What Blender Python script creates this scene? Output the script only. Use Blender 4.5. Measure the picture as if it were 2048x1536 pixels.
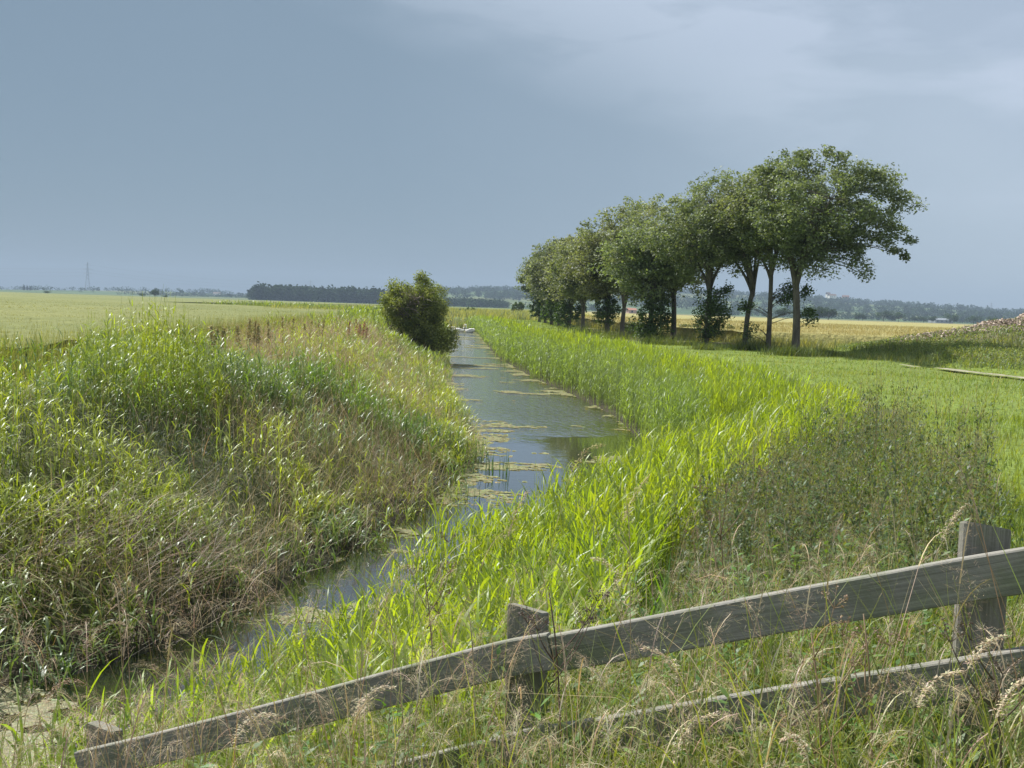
import bpy, math, random
import numpy as np
from mathutils import Vector, Matrix
R = math.radians
rng = np.random.default_rng(11)
random.seed(5)
S = bpy.context.scene
for o in list(bpy.data.objects): bpy.data.objects.remove(o)

# ------------------------------------------------------------------ camera
F = 2000.0 / 2048.0                      # focal length / image width
CAMZ = 1.7
PITCH, ROLL = math.atan(154 / 2000.0), R(1.89)
cam = bpy.data.cameras.new('camera'); co = bpy.data.objects.new('camera', cam)
S.collection.objects.link(co); S.camera = co
cam.sensor_width = 36; cam.lens = 36 * F; cam.clip_start = 0.05; cam.clip_end = 20000
CM = Matrix.Rotation(math.pi / 2 - PITCH, 3, 'X') @ Matrix.Rotation(ROLL, 3, 'Z')
co.location = (0, 0, CAMZ); co.rotation_euler = CM.to_euler()
S.render.resolution_x, S.render.resolution_y = 1024, 768

# ------------------------------------------------------------------ world, sun, exposure
SUN_EL, SUN_DIR = R(50), Vector((-0.68, 0.73, 0)).normalized()
S.view_settings.view_transform = 'Standard'; S.view_settings.look = 'None'
S.view_settings.exposure = 0.74; S.view_settings.gamma = 1
sl = bpy.data.lights.new('sun', 'SUN'); sl.energy = 5.0; sl.angle = R(0.6); sl.color = (1.0, 0.95, 0.86)
so = bpy.data.objects.new('sun', sl); S.collection.objects.link(so)
sd = Vector((SUN_DIR.x * math.cos(SUN_EL), SUN_DIR.y * math.cos(SUN_EL), math.sin(SUN_EL)))
so.rotation_euler = sd.to_track_quat('Z', 'Y').to_euler(); so.location = (0, 0, 60)

W = bpy.data.worlds.new('World'); S.world = W; W.use_nodes = True
nt = W.node_tree; nt.nodes.clear()
def N(nt, typ, **kw):
    n = nt.nodes.new(typ)
    for k, v in kw.items():
        if k.startswith('i_'):
            key = k[2:]
            key = int(key) if key.isdigit() else key.replace('_', ' ')
            n.inputs[key].default_value = v
        else: setattr(n, k, v)
    return n
def ramp(nt, stops, src=None, interp='LINEAR'):
    r = nt.nodes.new('ShaderNodeValToRGB'); r.color_ramp.interpolation = interp
    e = r.color_ramp.elements
    while len(e) > 1: e.remove(e[0])
    e[0].position = stops[0][0]; e[0].color = (*stops[0][1], 1)
    for p, c in stops[1:]:
        q = e.new(p); q.color = (*c, 1)
    if src is not None: nt.links.new(src, r.inputs['Fac'])
    return r
def mixc(nt, fac, a, b, mode='MIX'):
    m = nt.nodes.new('ShaderNodeMix'); m.data_type = 'RGBA'; m.blend_type = mode
    for s, v in ((m.inputs[0], fac), (m.inputs[6], a), (m.inputs[7], b)):
        if hasattr(v, 'is_linked') or hasattr(v, 'links'): nt.links.new(v, s)
        elif isinstance(v, (int, float)): s.default_value = v if s == m.inputs[0] else (v, v, v, 1)
        else: s.default_value = (*v, 1)
    return m.outputs[2]
def math_(nt, op, a, b=0.0, c=0.0, clamp=False):
    m = nt.nodes.new('ShaderNodeMath'); m.operation = op; m.use_clamp = clamp
    for s, v in zip(m.inputs, (a, b, c)):
        if hasattr(v, 'links'): nt.links.new(v, s)
        else: s.default_value = v
    return m.outputs[0]
def k10(c): return tuple(v * .72 / 0.1 for v in c)          # cloud radiance, world strength is 0.1
sky = N(nt, 'ShaderNodeTexSky', sky_type='NISHITA', sun_disc=False)
sky.sun_elevation = SUN_EL; sky.sun_rotation = math.atan2(SUN_DIR.x, SUN_DIR.y)
tc = N(nt, 'ShaderNodeTexCoord'); sx = N(nt, 'ShaderNodeSeparateXYZ')
nt.links.new(tc.outputs['Generated'], sx.inputs[0])
X_, Y_, Z_ = sx.outputs
# storm cloud: darker slate towards the left of the view, paler towards the right
warp = N(nt, 'ShaderNodeTexNoise', i_Scale=1.3, i_Detail=4.0, i_Roughness=0.5)
mp = N(nt, 'ShaderNodeMapping'); mp.inputs['Scale'].default_value = (1, 1, 2.2); mp.inputs['Rotation'].default_value = (0, R(16), 0)
nt.links.new(tc.outputs['Generated'], mp.inputs[0]); nt.links.new(mp.outputs[0], warp.inputs['Vector'])
f1 = math_(nt, 'MULTIPLY_ADD', X_, 1.05, 0.47)
f1 = math_(nt, 'ADD', f1, math_(nt, 'MULTIPLY_ADD', warp.outputs['Fac'], 0.22, -0.11), clamp=True)
base = ramp(nt, [(0.0, k10((0.150, 0.22, 0.29))), (0.35, k10((0.178, 0.25, 0.322))), (0.6, k10((0.235, 0.308, 0.385))), (1.0, k10((0.42, 0.50, 0.585)))], f1).outputs[0]
# paler cloud bank high on the right
n2 = N(nt, 'ShaderNodeTexNoise', i_Scale=5.0, i_Detail=5.0, i_Roughness=0.5, i_Distortion=0.3)
mp2 = N(nt, 'ShaderNodeMapping'); mp2.inputs['Scale'].default_value = (1, 1, 3.6); mp2.inputs['Rotation'].default_value = (0, R(12), 0); mp2.inputs['Location'].default_value = (.6, .2, .9)
nt.links.new(tc.outputs['Generated'], mp2.inputs[0]); nt.links.new(mp2.outputs[0], n2.inputs['Vector'])
r2 = ramp(nt, [(0.40, (0, 0, 0)), (0.56, (1, 1, 1))], n2.outputs['Fac']).outputs[0]
f2 = math_(nt, 'MULTIPLY_ADD', X_, 1.5, math_(nt, 'MULTIPLY_ADD', Z_, 5.0, -1.0), clamp=True)
f2 = math_(nt, 'MULTIPLY', f2, math_(nt, 'MULTIPLY_ADD', r2, .8, .3))
base = mixc(nt, math_(nt, 'MULTIPLY', f2, 0.9), base, k10((0.60, 0.67, 0.79)))
n5 = N(nt, 'ShaderNodeTexNoise', i_Scale=1.9, i_Detail=6.0, i_Roughness=0.5)
mp5 = N(nt, 'ShaderNodeMapping'); mp5.inputs['Scale'].default_value = (1, 1, 2.6); mp5.inputs['Location'].default_value = (3.1, 1.7, .4)
nt.links.new(tc.outputs['Generated'], mp5.inputs[0]); nt.links.new(mp5.outputs[0], n5.inputs['Vector'])
r5 = ramp(nt, [(0.45, (0, 0, 0)), (0.62, (1, 1, 1))], n5.outputs['Fac']).outputs[0]
sh = math_(nt, 'MULTIPLY_ADD', X_, 2.2, math_(nt, 'MULTIPLY_ADD', Z_, 4.0, -1.1), clamp=True)
base = mixc(nt, math_(nt, 'MULTIPLY', sh, math_(nt, 'MULTIPLY', r5, .6)), base, k10((0.28, 0.35, 0.46)))
# behind the camera the cover breaks up: brighter broken cloud and blue
n3 = N(nt, 'ShaderNodeTexNoise', i_Scale=2.2, i_Detail=5.0); nt.links.new(tc.outputs['Generated'], n3.inputs['Vector'])
cl = ramp(nt, [(0.42, (0, 0, 0)), (0.62, (1, 1, 1))], n3.outputs['Fac']).outputs[0]
broken = mixc(nt, cl, sky.outputs[0], k10((0.9, 0.92, 0.95)))
back = math_(nt, 'MULTIPLY_ADD', Y_, -1.6, 0.25, clamp=True)
high = math_(nt, 'MULTIPLY_ADD', Z_, 2.2, -1.2, clamp=True)
bk = math_(nt, 'MAXIMUM', back, high)
fin = mixc(nt, math_(nt, 'MULTIPLY', bk, 0.85), mixc(nt, 0.94, sky.outputs[0], base), broken)
bg = N(nt, 'ShaderNodeBackground', i_Strength=0.1); nt.links.new(fin, bg.inputs['Color'])
ow = N(nt, 'ShaderNodeOutputWorld'); nt.links.new(bg.outputs[0], ow.inputs['Surface'])

# ------------------------------------------------------------------ helpers
def ray(px, py):                                     # photo pixel (2048x1536) -> direction
    return CM @ Vector(((px - 1024) / 2000.0, (768 - py) / 2000.0, -1)).normalized()
def at(px, py, z):                                   # point where that ray meets height z
    d = ray(px, py); t = (z - CAMZ) / d.z
    return Vector((0, 0, CAMZ)) + d * t
def far(px, py, dist):
    d = ray(px, py); return Vector((0, 0, CAMZ)) + d * (dist / d.y)
def tag(o, label=None, cat=None, group=None, kind=None):
    if label: o['label'] = label
    if cat: o['category'] = cat
    if group: o['group'] = group
    if kind: o['kind'] = kind
    return o
def empty(name, loc, label, cat, group=None, rz=0):
    o = bpy.data.objects.new(name, None); S.collection.objects.link(o)
    o.location = loc; o.rotation_euler.z = rz; o.empty_display_size = 0.2
    return tag(o, label, cat, group)
def vnoise(x, y, s, seed=0):                         # value noise 0..1
    x = np.asarray(x, float) / s + seed * 17.3; y = np.asarray(y, float) / s - seed * 9.1
    xi = np.floor(x).astype(np.int64); yi = np.floor(y).astype(np.int64); fx = x - xi; fy = y - yi
    def h(a, b):
        n = (a * 374761393 + b * 668265263 + seed * 1442695) & 0xffffffff
        n = ((n ^ (n >> 13)) * 1274126177) & 0xffffffff
        return ((n ^ (n >> 16)) & 0xffff) / 65535.0
    fx = fx * fx * (3 - 2 * fx); fy = fy * fy * (3 - 2 * fy)
    return (h(xi, yi) * (1 - fx) + h(xi + 1, yi) * fx) * (1 - fy) + (h(xi, yi + 1) * (1 - fx) + h(xi + 1, yi + 1) * fx) * fy
def fbm(x, y, s, seed=0): return 0.55 * vnoise(x, y, s, seed) + 0.3 * vnoise(x, y, s / 2.1, seed + 1) + 0.15 * vnoise(x, y, s / 4.3, seed + 2)
def sstep(a, b, x):
    t = np.clip((np.asarray(x, float) - a) / (b - a), 0, 1); return t * t * (3 - 2 * t)

class MB:                                            # mesh collector: quads with colour and material slot
    def __init__(s): s.v = []; s.f = []; s.c = []; s.m = []; s.n = 0; s.sm = []
    def add(s, v, f, col, mi=0, smooth=True):
        v = np.asarray(v, np.float32).reshape(-1, 3); f = np.asarray(f, np.int64).reshape(-1, 4)
        if len(v) == 0: return
        col = np.asarray(col, np.float32)
        if col.ndim == 1: col = np.tile(col[:3], (len(v), 1))
        s.v.append(v); s.f.append(f + s.n); s.c.append(col[:, :3]); s.m.append(np.full(len(f), mi)); s.n += len(v)
        s.sm.append(np.full(len(f), smooth))
    def build(s, name, mats, parent=None):
        v = np.concatenate(s.v); f = np.concatenate(s.f); c = np.concatenate(s.c); m = np.concatenate(s.m); sm = np.concatenate(s.sm)
        me = bpy.data.meshes.new(name)
        me.vertices.add(len(v)); me.vertices.foreach_set('co', v.ravel())
        me.loops.add(len(f) * 4); me.loops.foreach_set('vertex_index', f.ravel().astype(np.int32))
        me.polygons.add(len(f)); me.polygons.foreach_set('loop_start', np.arange(0, len(f) * 4, 4, dtype=np.int32))
        if not isinstance(mats, (list, tuple)): mats = [mats]
        for x in mats: me.materials.append(x)
        me.polygons.foreach_set('material_index', m.astype(np.int32))
        me.polygons.foreach_set('use_smooth', sm.astype(bool))
        a = me.color_attributes.new('tint', 'FLOAT_COLOR', 'POINT')
        a.data.foreach_set('color', np.concatenate([c, np.ones((len(c), 1), np.float32)], 1).ravel())
        me.update(); me.validate(clean_customdata=False)
        o = bpy.data.objects.new(name, me); S.collection.objects.link(o)
        if parent: o.parent = parent
        return o
    def tube(s, pts, rad, col, seg=7, mi=0, cap=True):
        pts = np.asarray(pts, float); n = len(pts); rad = np.broadcast_to(np.asarray(rad, float), (n,))
        t = np.gradient(pts, axis=0); t /= np.linalg.norm(t, axis=1, keepdims=True) + 1e-9
        ref = np.array([0, 0, 1.0]) if abs(t[0, 2]) < 0.9 else np.array([1.0, 0, 0])
        u = np.cross(t, ref); u /= np.linalg.norm(u, axis=1, keepdims=True) + 1e-9; w = np.cross(t, u)
        a = np.linspace(0, 2 * np.pi, seg, endpoint=False)
        v = pts[:, None] + rad[:, None, None] * (np.cos(a)[None, :, None] * u[:, None] + np.sin(a)[None, :, None] * w[:, None])
        f = []
        for i in range(n - 1):
            for j in range(seg): f.append((i * seg + j, i * seg + (j + 1) % seg, (i + 1) * seg + (j + 1) % seg, (i + 1) * seg + j))
        v = v.reshape(-1, 3)
        if cap:
            v = np.concatenate([v, pts[:1], pts[-1:]]); c0, c1 = n * seg, n * seg + 1
            for j in range(0, seg - 1, 2):
                f.append((c0, (j + 2) % seg, j + 1, j)); b = (n - 1) * seg; f.append((c1, b + j, b + j + 1, b + (j + 2) % seg))
        s.add(v, f, col, mi)
    def box(s, c, size, col, rot=None, mi=0, taper=1.0):
        x, y, z = [q / 2 for q in size]; p = []
        for zz, k in ((-z, 1), (z, taper)):
            for a, b in ((-x, -y), (x, -y), (x, y), (-x, y)): p.append((a * k, b * k, zz))
        p = np.array(p)
        if rot is not None: p = p @ np.array(rot).T
        s.add(p + np.array(c), [(0, 3, 2, 1), (4, 5, 6, 7), (0, 1, 5, 4), (1, 2, 6, 5), (2, 3, 7, 6), (3, 0, 4, 7)], col, mi, False)

def ribbons(mb, p, az, L, w, th0, dth, segs, col, prof='grass', mi=0, twist=None):
    """arching blades: th0 lean from vertical at base, dth added by the tip (radians)"""
    p = np.asarray(p, float); n = len(p)
    if n == 0: return
    bc = lambda q: np.broadcast_to(np.asarray(q, float), (n,))
    az, L, w, th0, dth = map(bc, (az, L, w, th0, dth))
    t = np.linspace(0, 1, segs + 1); ds = 1.0 / segs
    th = th0[:, None] + dth[:, None] * (t[None] ** 1.6)
    tm = 0.5 * (th[:, 1:] + th[:, :-1])
    r = np.concatenate([np.zeros((n, 1)), np.cumsum(np.sin(tm) * ds, 1)], 1) * L[:, None]
    z = np.concatenate([np.zeros((n, 1)), np.cumsum(np.cos(tm) * ds, 1)], 1) * L[:, None]
    c = np.stack([p[:, None, 0] + r * np.cos(az)[:, None], p[:, None, 1] + r * np.sin(az)[:, None], p[:, None, 2] + z], 2)
    pw = {'grass': np.maximum(1 - t ** 1.5, .04), 'leaf': np.maximum(np.sin(np.pi * (0.12 + 0.88 * t) ** .8) ** .8, .04), 'stem': 1 - 0.6 * t,
          'oval': np.maximum(np.sin(np.pi * np.clip(t, .03, .97)), .1)}[prof]
    a2 = az + np.pi / 2 + (0 if twist is None else bc(twist))
    tw = (rng.normal(0, .5, n))[:, None] * t[None]
    ax = np.cos(a2[:, None] + tw) ; ay = np.sin(a2[:, None] + tw)
    wv = np.stack([ax, ay, np.zeros_like(ax) + 0.15 * np.sin(3 * tw)], 2) * (0.5 * w[:, None, None] * pw[None, :, None])
    v = np.stack([c - wv, c + wv], 2).reshape(-1, 3)
    k = (np.arange(n) * (segs + 1) * 2)[:, None] + (np.arange(segs) * 2)[None]
    f = np.stack([k, k + 1, k + 3, k + 2], 2).reshape(-1, 4)
    col = np.asarray(col, np.float32)
    if col.ndim == 1: col = np.tile(col, (n, 1))
    mb.add(v, f, np.repeat(col, (segs + 1) * 2, 0), mi)
    return c
def cards(mb, c, size, col, mi=0, up=0.25, aspect=.6):
    """small leaf quads (kite shaped) with random facing"""
    n = len(c)
    if n == 0: return
    nrm = rng.normal(0, 1, (n, 3)); nrm[:, 2] = np.abs(nrm[:, 2]) + up; nrm /= np.linalg.norm(nrm, axis=1, keepdims=True)
    a = np.cross(nrm, rng.normal(0, 1, (n, 3))); a /= np.linalg.norm(a, axis=1, keepdims=True) + 1e-9; b = np.cross(nrm, a)
    sz = np.broadcast_to(np.asarray(size, float), (n,))[:, None] * 0.5
    v = np.stack([c - a * sz, c + b * sz * aspect - a * sz * .1 + nrm * sz * .15, c + a * sz, c - b * sz * aspect - a * sz * .1 + nrm * sz * .15], 1).reshape(-1, 3)
    f = (np.arange(n) * 4)[:, None] + np.arange(4)[None]
    col = np.asarray(col, np.float32)
    if col.ndim == 1: col = np.tile(col, (n, 1))
    mb.add(v, f, np.repeat(col, 4, 0), mi, False)
def jit(col, n, amt=.18, hue=.08):
    col = np.asarray(col, float); k = np.exp(rng.normal(0, amt, (n, 1)))
    return np.clip(col[None] * k * np.exp(rng.normal(0, hue, (n, 3))), 0, 1)

# ------------------------------------------------------------------ materials
def mat(name):
    m = bpy.data.materials.new(name); m.use_nodes = True; m.node_tree.nodes.clear(); t = m.node_tree
    o = t.nodes.new('ShaderNodeOutputMaterial'); return m, t, o
def leaf_mat(name, trans=0.45, tcol=(1.5, 1.35, 0.5), gloss=0.10, rough=0.4, tint='tint'):
    m, t, o = mat(name)
    at_ = N(t, 'ShaderNodeAttribute', attribute_name=tint); c = at_.outputs['Color']
    d = N(t, 'ShaderNodeBsdfDiffuse'); t.links.new(c, d.inputs[0])
    tr = N(t, 'ShaderNodeBsdfTranslucent'); t.links.new(mixc(t, 1.0, c, tcol, 'MULTIPLY'), tr.inputs[0])
    mx = N(t, 'ShaderNodeMixShader', i_0=trans); t.links.new(d.outputs[0], mx.inputs[1]); t.links.new(tr.outputs[0], mx.inputs[2])
    g = N(t, 'ShaderNodeBsdfGlossy', i_Roughness=rough); g.inputs[0].default_value = (.9, .95, 1, 1)
    m2 = N(t, 'ShaderNodeMixShader', i_0=gloss); t.links.new(mx.outputs[0], m2.inputs[1]); t.links.new(g.outputs[0], m2.inputs[2])
    t.links.new(m2.outputs[0], o.inputs[0]); return m
M_REED = leaf_mat('reed_leaf', .52, (1.6, 1.6, .4), .035, .45)
M_BLUE = leaf_mat('rush_leaf', .42, (1.5, 1.5, .45), .045, .42)
M_GRASS = leaf_mat('grass_blade', .45, (1.6, 1.4, .45), .025, .5)
M_DRY = leaf_mat('dry_stalk', .25, (1.2, 1.1, .8), .03, .5)
M_TREE = leaf_mat('tree_leaf', .30, (1.4, 1.5, .5), .03, .5)
M_FAR = leaf_mat('distant_foliage', .15, (1.2, 1.3, .6), .0, .6)
def surf(name, build, rough=.9, bump=None, spec=.2):
    m, t, o = mat(name); p = N(t, 'ShaderNodeBsdfPrincipled', i_Roughness=rough); p.inputs['Specular IOR Level'].default_value = spec
    tcx = N(t, 'ShaderNodeTexCoord'); c = build(t, tcx.outputs['Object'])
    t.links.new(c, p.inputs['Base Color'])
    if bump:
        b = N(t, 'ShaderNodeTexNoise', i_Scale=bump[0], i_Detail=6.0); t.links.new(tcx.outputs['Object'], b.inputs['Vector'])
        bm = N(t, 'ShaderNodeBump', i_Strength=bump[1], i_Distance=bump[2]); t.links.new(b.outputs['Fac'], bm.inputs['Height']); t.links.new(bm.outputs[0], p.inputs['Normal'])
    t.links.new(p.outputs[0], o.inputs[0]); return m
def noise_c(t, co_, scale, stops, detail=6, rot=None, sc=None, rough=.6):
    n = N(t, 'ShaderNodeTexNoise', i_Scale=scale, i_Detail=float(detail), i_Roughness=rough)
    if rot or sc:
        q = N(t, 'ShaderNodeMapping'); q.inputs['Scale'].default_value = sc or (1, 1, 1); q.inputs['Rotation'].default_value = rot or (0, 0, 0)
        t.links.new(co_, q.inputs[0]); co_ = q.outputs[0]
    t.links.new(co_, n.inputs['Vector']); return ramp(t, stops, n.outputs['Fac']).outputs[0]
def attr_c(t, co_): return N(t, 'ShaderNodeAttribute', attribute_name='tint').outputs['Color']
def ground_b(t, c):
    a = N(t, 'ShaderNodeAttribute', attribute_name='tint').outputs['Color']
    k = noise_c(t, c, 9, [(.3, (.55, .55, .55)), (.7, (1.3, 1.3, 1.25))], 8)
    return mixc(t, 1.0, a, k, 'MULTIPLY')
M_GROUND = surf('earth_and_turf', ground_b, .95, (14, .9, .05))
def crop_b(lo, hi):
    def f(t, c):
        a = noise_c(t, c, .05, [(.3, lo), (.7, hi)], 6)
        k = noise_c(t, c, 3.0, [(.3, (.72, .74, .7)), (.7, (1.22, 1.2, 1.2))], 9, sc=(1, 1, .3))
        return mixc(t, 1.0, a, k, 'MULTIPLY')
    return f
M_CROP_L = surf('green_wheat', crop_b((.115, .14, .042), (.185, .195, .068)), .95, (5, 1, .12))
M_CROP_R = surf('ripening_wheat', crop_b((.25, .245, .09), (.32, .285, .12)), .95, (5, 1, .12))
def hill_b(t, c):
    v = N(t, 'ShaderNodeTexVoronoi', i_Scale=.0045, i_Randomness=.85); q = N(t, 'ShaderNodeMapping'); q.inputs['Scale'].default_value = (1, 1.9, .01)
    t.links.new(c, q.inputs[0]); t.links.new(q.outputs[0], v.inputs['Vector'])
    s = N(t, 'ShaderNodeSeparateColor'); t.links.new(v.outputs['Color'], s.inputs[0])
    a = ramp(t, [(0, (.04, .08, .025)), (.35, (.06, .11, .035)), (.6, (.09, .13, .045)), (.8, (.14, .15, .06)), (1, (.05, .09, .03))], s.outputs[0]).outputs[0]
    return mixc(t, 1.0, a, noise_c(t, c, .03, [(.3, (.75, .75, .75)), (.7, (1.2, 1.2, 1.2))]), 'MULTIPLY')
M_HILL = surf('hill_fields', hill_b, 1.0)
M_PATH = surf('gravel_path', lambda t, c: noise_c(t, c, 6, [(.38, (.12, .15, .05)), (.5, (.26, .25, .17)), (.66, (.40, .37, .31))], 9), .95, (25, .8, .03))
M_BARK = surf('bark', lambda t, c: noise_c(t, c, 5, [(.3, (.06, .052, .042)), (.55, (.13, .118, .095)), (.75, (.21, .195, .165))], 9, sc=(1, 1, .25)), .95, (16, 1, .06))
def wood_b(t, c):
    a = noise_c(t, c, 5, [(.34, (.13, .128, .112)), (.5, (.21, .205, .185)), (.66, (.31, .30, .275))], 10, sc=(.5, 26, 26), rough=.75)
    g = noise_c(t, c, 4, [(.45, (1, 1, 1)), (.7, (.62, .74, .5))], 6)
    return mixc(t, 1.0, a, g, 'MULTIPLY')
M_WOOD = surf('weathered_rail_wood', wood_b, .8, (60, .5, .006), .3)
def post_b(t, c):
    a = noise_c(t, c, 5, [(.34, (.11, .108, .094)), (.5, (.18, .175, .155)), (.66, (.26, .25, .225))], 10, sc=(24, 24, .5), rough=.75)
    return mixc(t, 1.0, a, noise_c(t, c, 4, [(.45, (1, 1, 1)), (.7, (.6, .74, .45))], 6), 'MULTIPLY')
M_POST = surf('weathered_post_wood', post_b, .85, (60, .5, .006), .25)
M_TINT = surf('painted_tint', attr_c, .8, None, .3)
M_STEEL = surf('galvanised_steel', attr_c, .6, None, .3)
def water_mat():
    m, t, o = mat('still_water'); p = N(t, 'ShaderNodeBsdfPrincipled', i_Roughness=.06)
    p.inputs['Base Color'].default_value = (.014, .017, .014, 1); p.inputs['IOR'].default_value = 1.33; p.inputs['Specular IOR Level'].default_value = 1.0; p.inputs['Coat Weight'].default_value = .8; p.inputs['Coat Roughness'].default_value = .05; p.inputs['Coat IOR'].default_value = 1.75
    tcx = N(t, 'ShaderNodeTexCoord'); q = N(t, 'ShaderNodeMapping'); q.inputs['Scale'].default_value = (1, 1, 1); t.links.new(tcx.outputs['Object'], q.inputs[0])
    a = N(t, 'ShaderNodeTexNoise', i_Scale=5.0, i_Detail=2.0); t.links.new(q.outputs[0], a.inputs['Vector'])
    b = N(t, 'ShaderNodeTexNoise', i_Scale=.5, i_Detail=2.0); t.links.new(q.outputs[0], b.inputs['Vector'])
    sp = N(t, 'ShaderNodeSeparateXYZ'); t.links.new(tcx.outputs['Object'], sp.inputs[0])
    calm = math_(t, 'MULTIPLY_ADD', math_(t, 'MULTIPLY_ADD', b.outputs['Fac'], 9.0, sp.outputs[1]), .16, -4.6, clamp=True)
    small = math_(t, 'MULTIPLY_ADD', b.outputs['Fac'], 1.6, -.55, clamp=True)
    g_ = math_(t, 'ADD', math_(t, 'MULTIPLY', calm, 1.0), math_(t, 'MULTIPLY', small, .10))
    h = math_(t, 'MULTIPLY', a.outputs['Fac'], g_)
    bm = N(t, 'ShaderNodeBump', i_Strength=1.0, i_Distance=.085); t.links.new(h, bm.inputs['Height']); t.links.new(bm.outputs[0], p.inputs['Normal']); t.links.new(bm.outputs[0], p.inputs['Coat Normal'])
    t.links.new(p.outputs[0], o.inputs[0]); return m
M_WATER = water_mat()

# ------------------------------------------------------------------ layout of the river
WZ = -1.6
LE = np.array([(-40, -9), (-16, -1.5), (-9, 3.6), (-5.6, 6.6), (-4.0, 8.3), (-3.1, 9.4), (-2.45, 11.9), (-1.95, 13.6), (-1.45, 15.6), (-1.1, 17.8), (-.95, 20), (-1.25, 25), (-2.1, 33), (-3.1, 42),
               (-4.3, 58), (-5.8, 80), (-7.2, 105), (-8.4, 120), (-13, 130), (-30, 150), (-90, 190)], float)
RE = np.array([(-40, -13), (-13, -6), (-7.4, -.6), (-4.4, 3.0), (-2.7, 5.4), (-1.55, 8.0), (-.6, 10.9), (.5, 13.3), (1.8, 15.8), (2.9, 19.5), (3.4, 24), (3.2, 32), (2.4, 38), (1.0, 47),
               (-1.0, 65), (-2.4, 88), (-3.7, 112), (-4.7, 124), (-6.5, 133), (-14, 142), (-31, 160), (-90, 202)], float)
def dist_poly(x, y, P):
    best = np.full(x.shape, 1e9)
    for a, b in zip(P[:-1], P[1:]):
        d = b - a; t = np.clip(((x - a[0]) * d[0] + (y - a[1]) * d[1]) / (d @ d), 0, 1)
        best = np.minimum(best, np.hypot(x - a[0] - t * d[0], y - a[1] - t * d[1]))
    return best
def inside(x, y):
    P = np.concatenate([LE, RE[::-1]]); r = np.zeros(x.shape, bool)
    for (x0, y0), (x1, y1) in zip(P, np.roll(P, -1, 0)):
        if y0 == y1: continue
        c = ((y0 > y) != (y1 > y)) & (x < (x1 - x0) * (y - y0) / (y1 - y0) + x0); r ^= c
    return r
def river(x, y):
    """signed distance from the water (negative inside), side +1 right bank, -1 left bank"""
    x = np.asarray(x, float); y = np.asarray(y, float)
    dl = dist_poly(x, y, LE); dr = dist_poly(x, y, RE); ins = inside(x, y)
    return np.where(ins, -np.minimum(dl, dr), np.minimum(dl, dr)), np.where(dr <= dl, 1, -1)
def gz(x, y, rs=None):
    x = np.asarray(x, float); y = np.asarray(y, float)
    d, s = river(x, y) if rs is None else rs
    bank = WZ + 0.05 + 1.55 * np.where(s > 0, sstep(-.2, 4.8, d), sstep(-.3, 4.2, d))
    z = np.where(d > 0, bank, WZ + .05 + np.maximum(d * .9, -.7))
    amp = sstep(.3, 3, d) * (1 - sstep(60, 200, np.hypot(x, y)))
    return z + amp * (fbm(x, y, 3.0, 3) - .5) * .22
# mounds of spoil on the right
def mound(x, y):
    u = (x - 19.0) / 9.0
    h1 = np.interp(x, [18.2, 20, 22, 24, 25.2, 27, 30, 36], [0, .5, 1.0, 1.3, 1.35, 2.3, 2.7, 2.4]) * np.exp(-((y - 50 - 1.2 * np.sin(x * .5)) / 3.6) ** 2)
    h2 = 2.5 * np.exp(-((x - 27.8) / 3.2) ** 2 - ((y - 49) / 3.6) ** 2)
    h3 = .5 * sstep(15.8, 18.0, x) * sstep(33, 40, y) * (1 - sstep(46, 56, y))
    h = np.maximum(h1, h2) + h3
    return h * (.82 + .36 * fbm(x, y, 1.6, 7)) * sstep(15.5, 17.5, x)

def axis(parts):
    out = [np.arange(a, b, s) for a, b, s in parts]; return np.concatenate(out)
gx = axis([(-9000, -1000, 500), (-1000, -120, 40), (-120, -30, 5), (-30, -14, 1), (-14, 12, .3), (12, 34, .5), (34, 120, 5), (120, 1000, 40), (1000, 9001, 500)])
gy = axis([(-400, -20, 20), (-20, 2, 1), (2, 60, .3), (60, 140, .8), (140, 300, 6), (300, 1200, 60), (1200, 12001, 600)])
GX, GY = np.meshgrid(gx, gy, indexing='ij')
rs = river(GX.ravel(), GY.ravel()); D_, S_ = rs
GZ = gz(GX.ravel(), GY.ravel(), rs) + mound(GX.ravel(), GY.ravel())
def grid_faces(nx, ny):
    i = np.arange(nx - 1)[:, None] * ny + np.arange(ny - 1)[None]
    return np.stack([i, i + ny, i + ny + 1, i + 1], 2).reshape(-1, 4)
x, y = GX.ravel(), GY.ravel()
lawn = (S_ > 0) & (D_ > 4.5)
c_bank = np.array([.075, .085, .03]); c_lawn = np.array([.14, .195, .038]); c_mud = np.array([.04, .036, .022]); c_verge = np.array([.17, .16, .08])
col = np.where(lawn[:, None], c_lawn, c_bank)
col = np.where((D_ < .6)[:, None], c_mud, col)
col = np.where(((S_ > 0) & (y > 56) & (x > 6))[:, None] & lawn[:, None], c_verge, col)
mm = mound(x, y)
col = np.where((mm > .25)[:, None], np.array([.15, .14, .08]), col)
g = MB(); g.add(np.stack([x, y, GZ], 1), grid_faces(len(gx), len(gy)), col * (.8 + .4 * fbm(x, y, 2, 4))[:, None])
tag(g.build('ground', M_GROUND), 'river banks and turf', None, None, 'structure')
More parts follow.
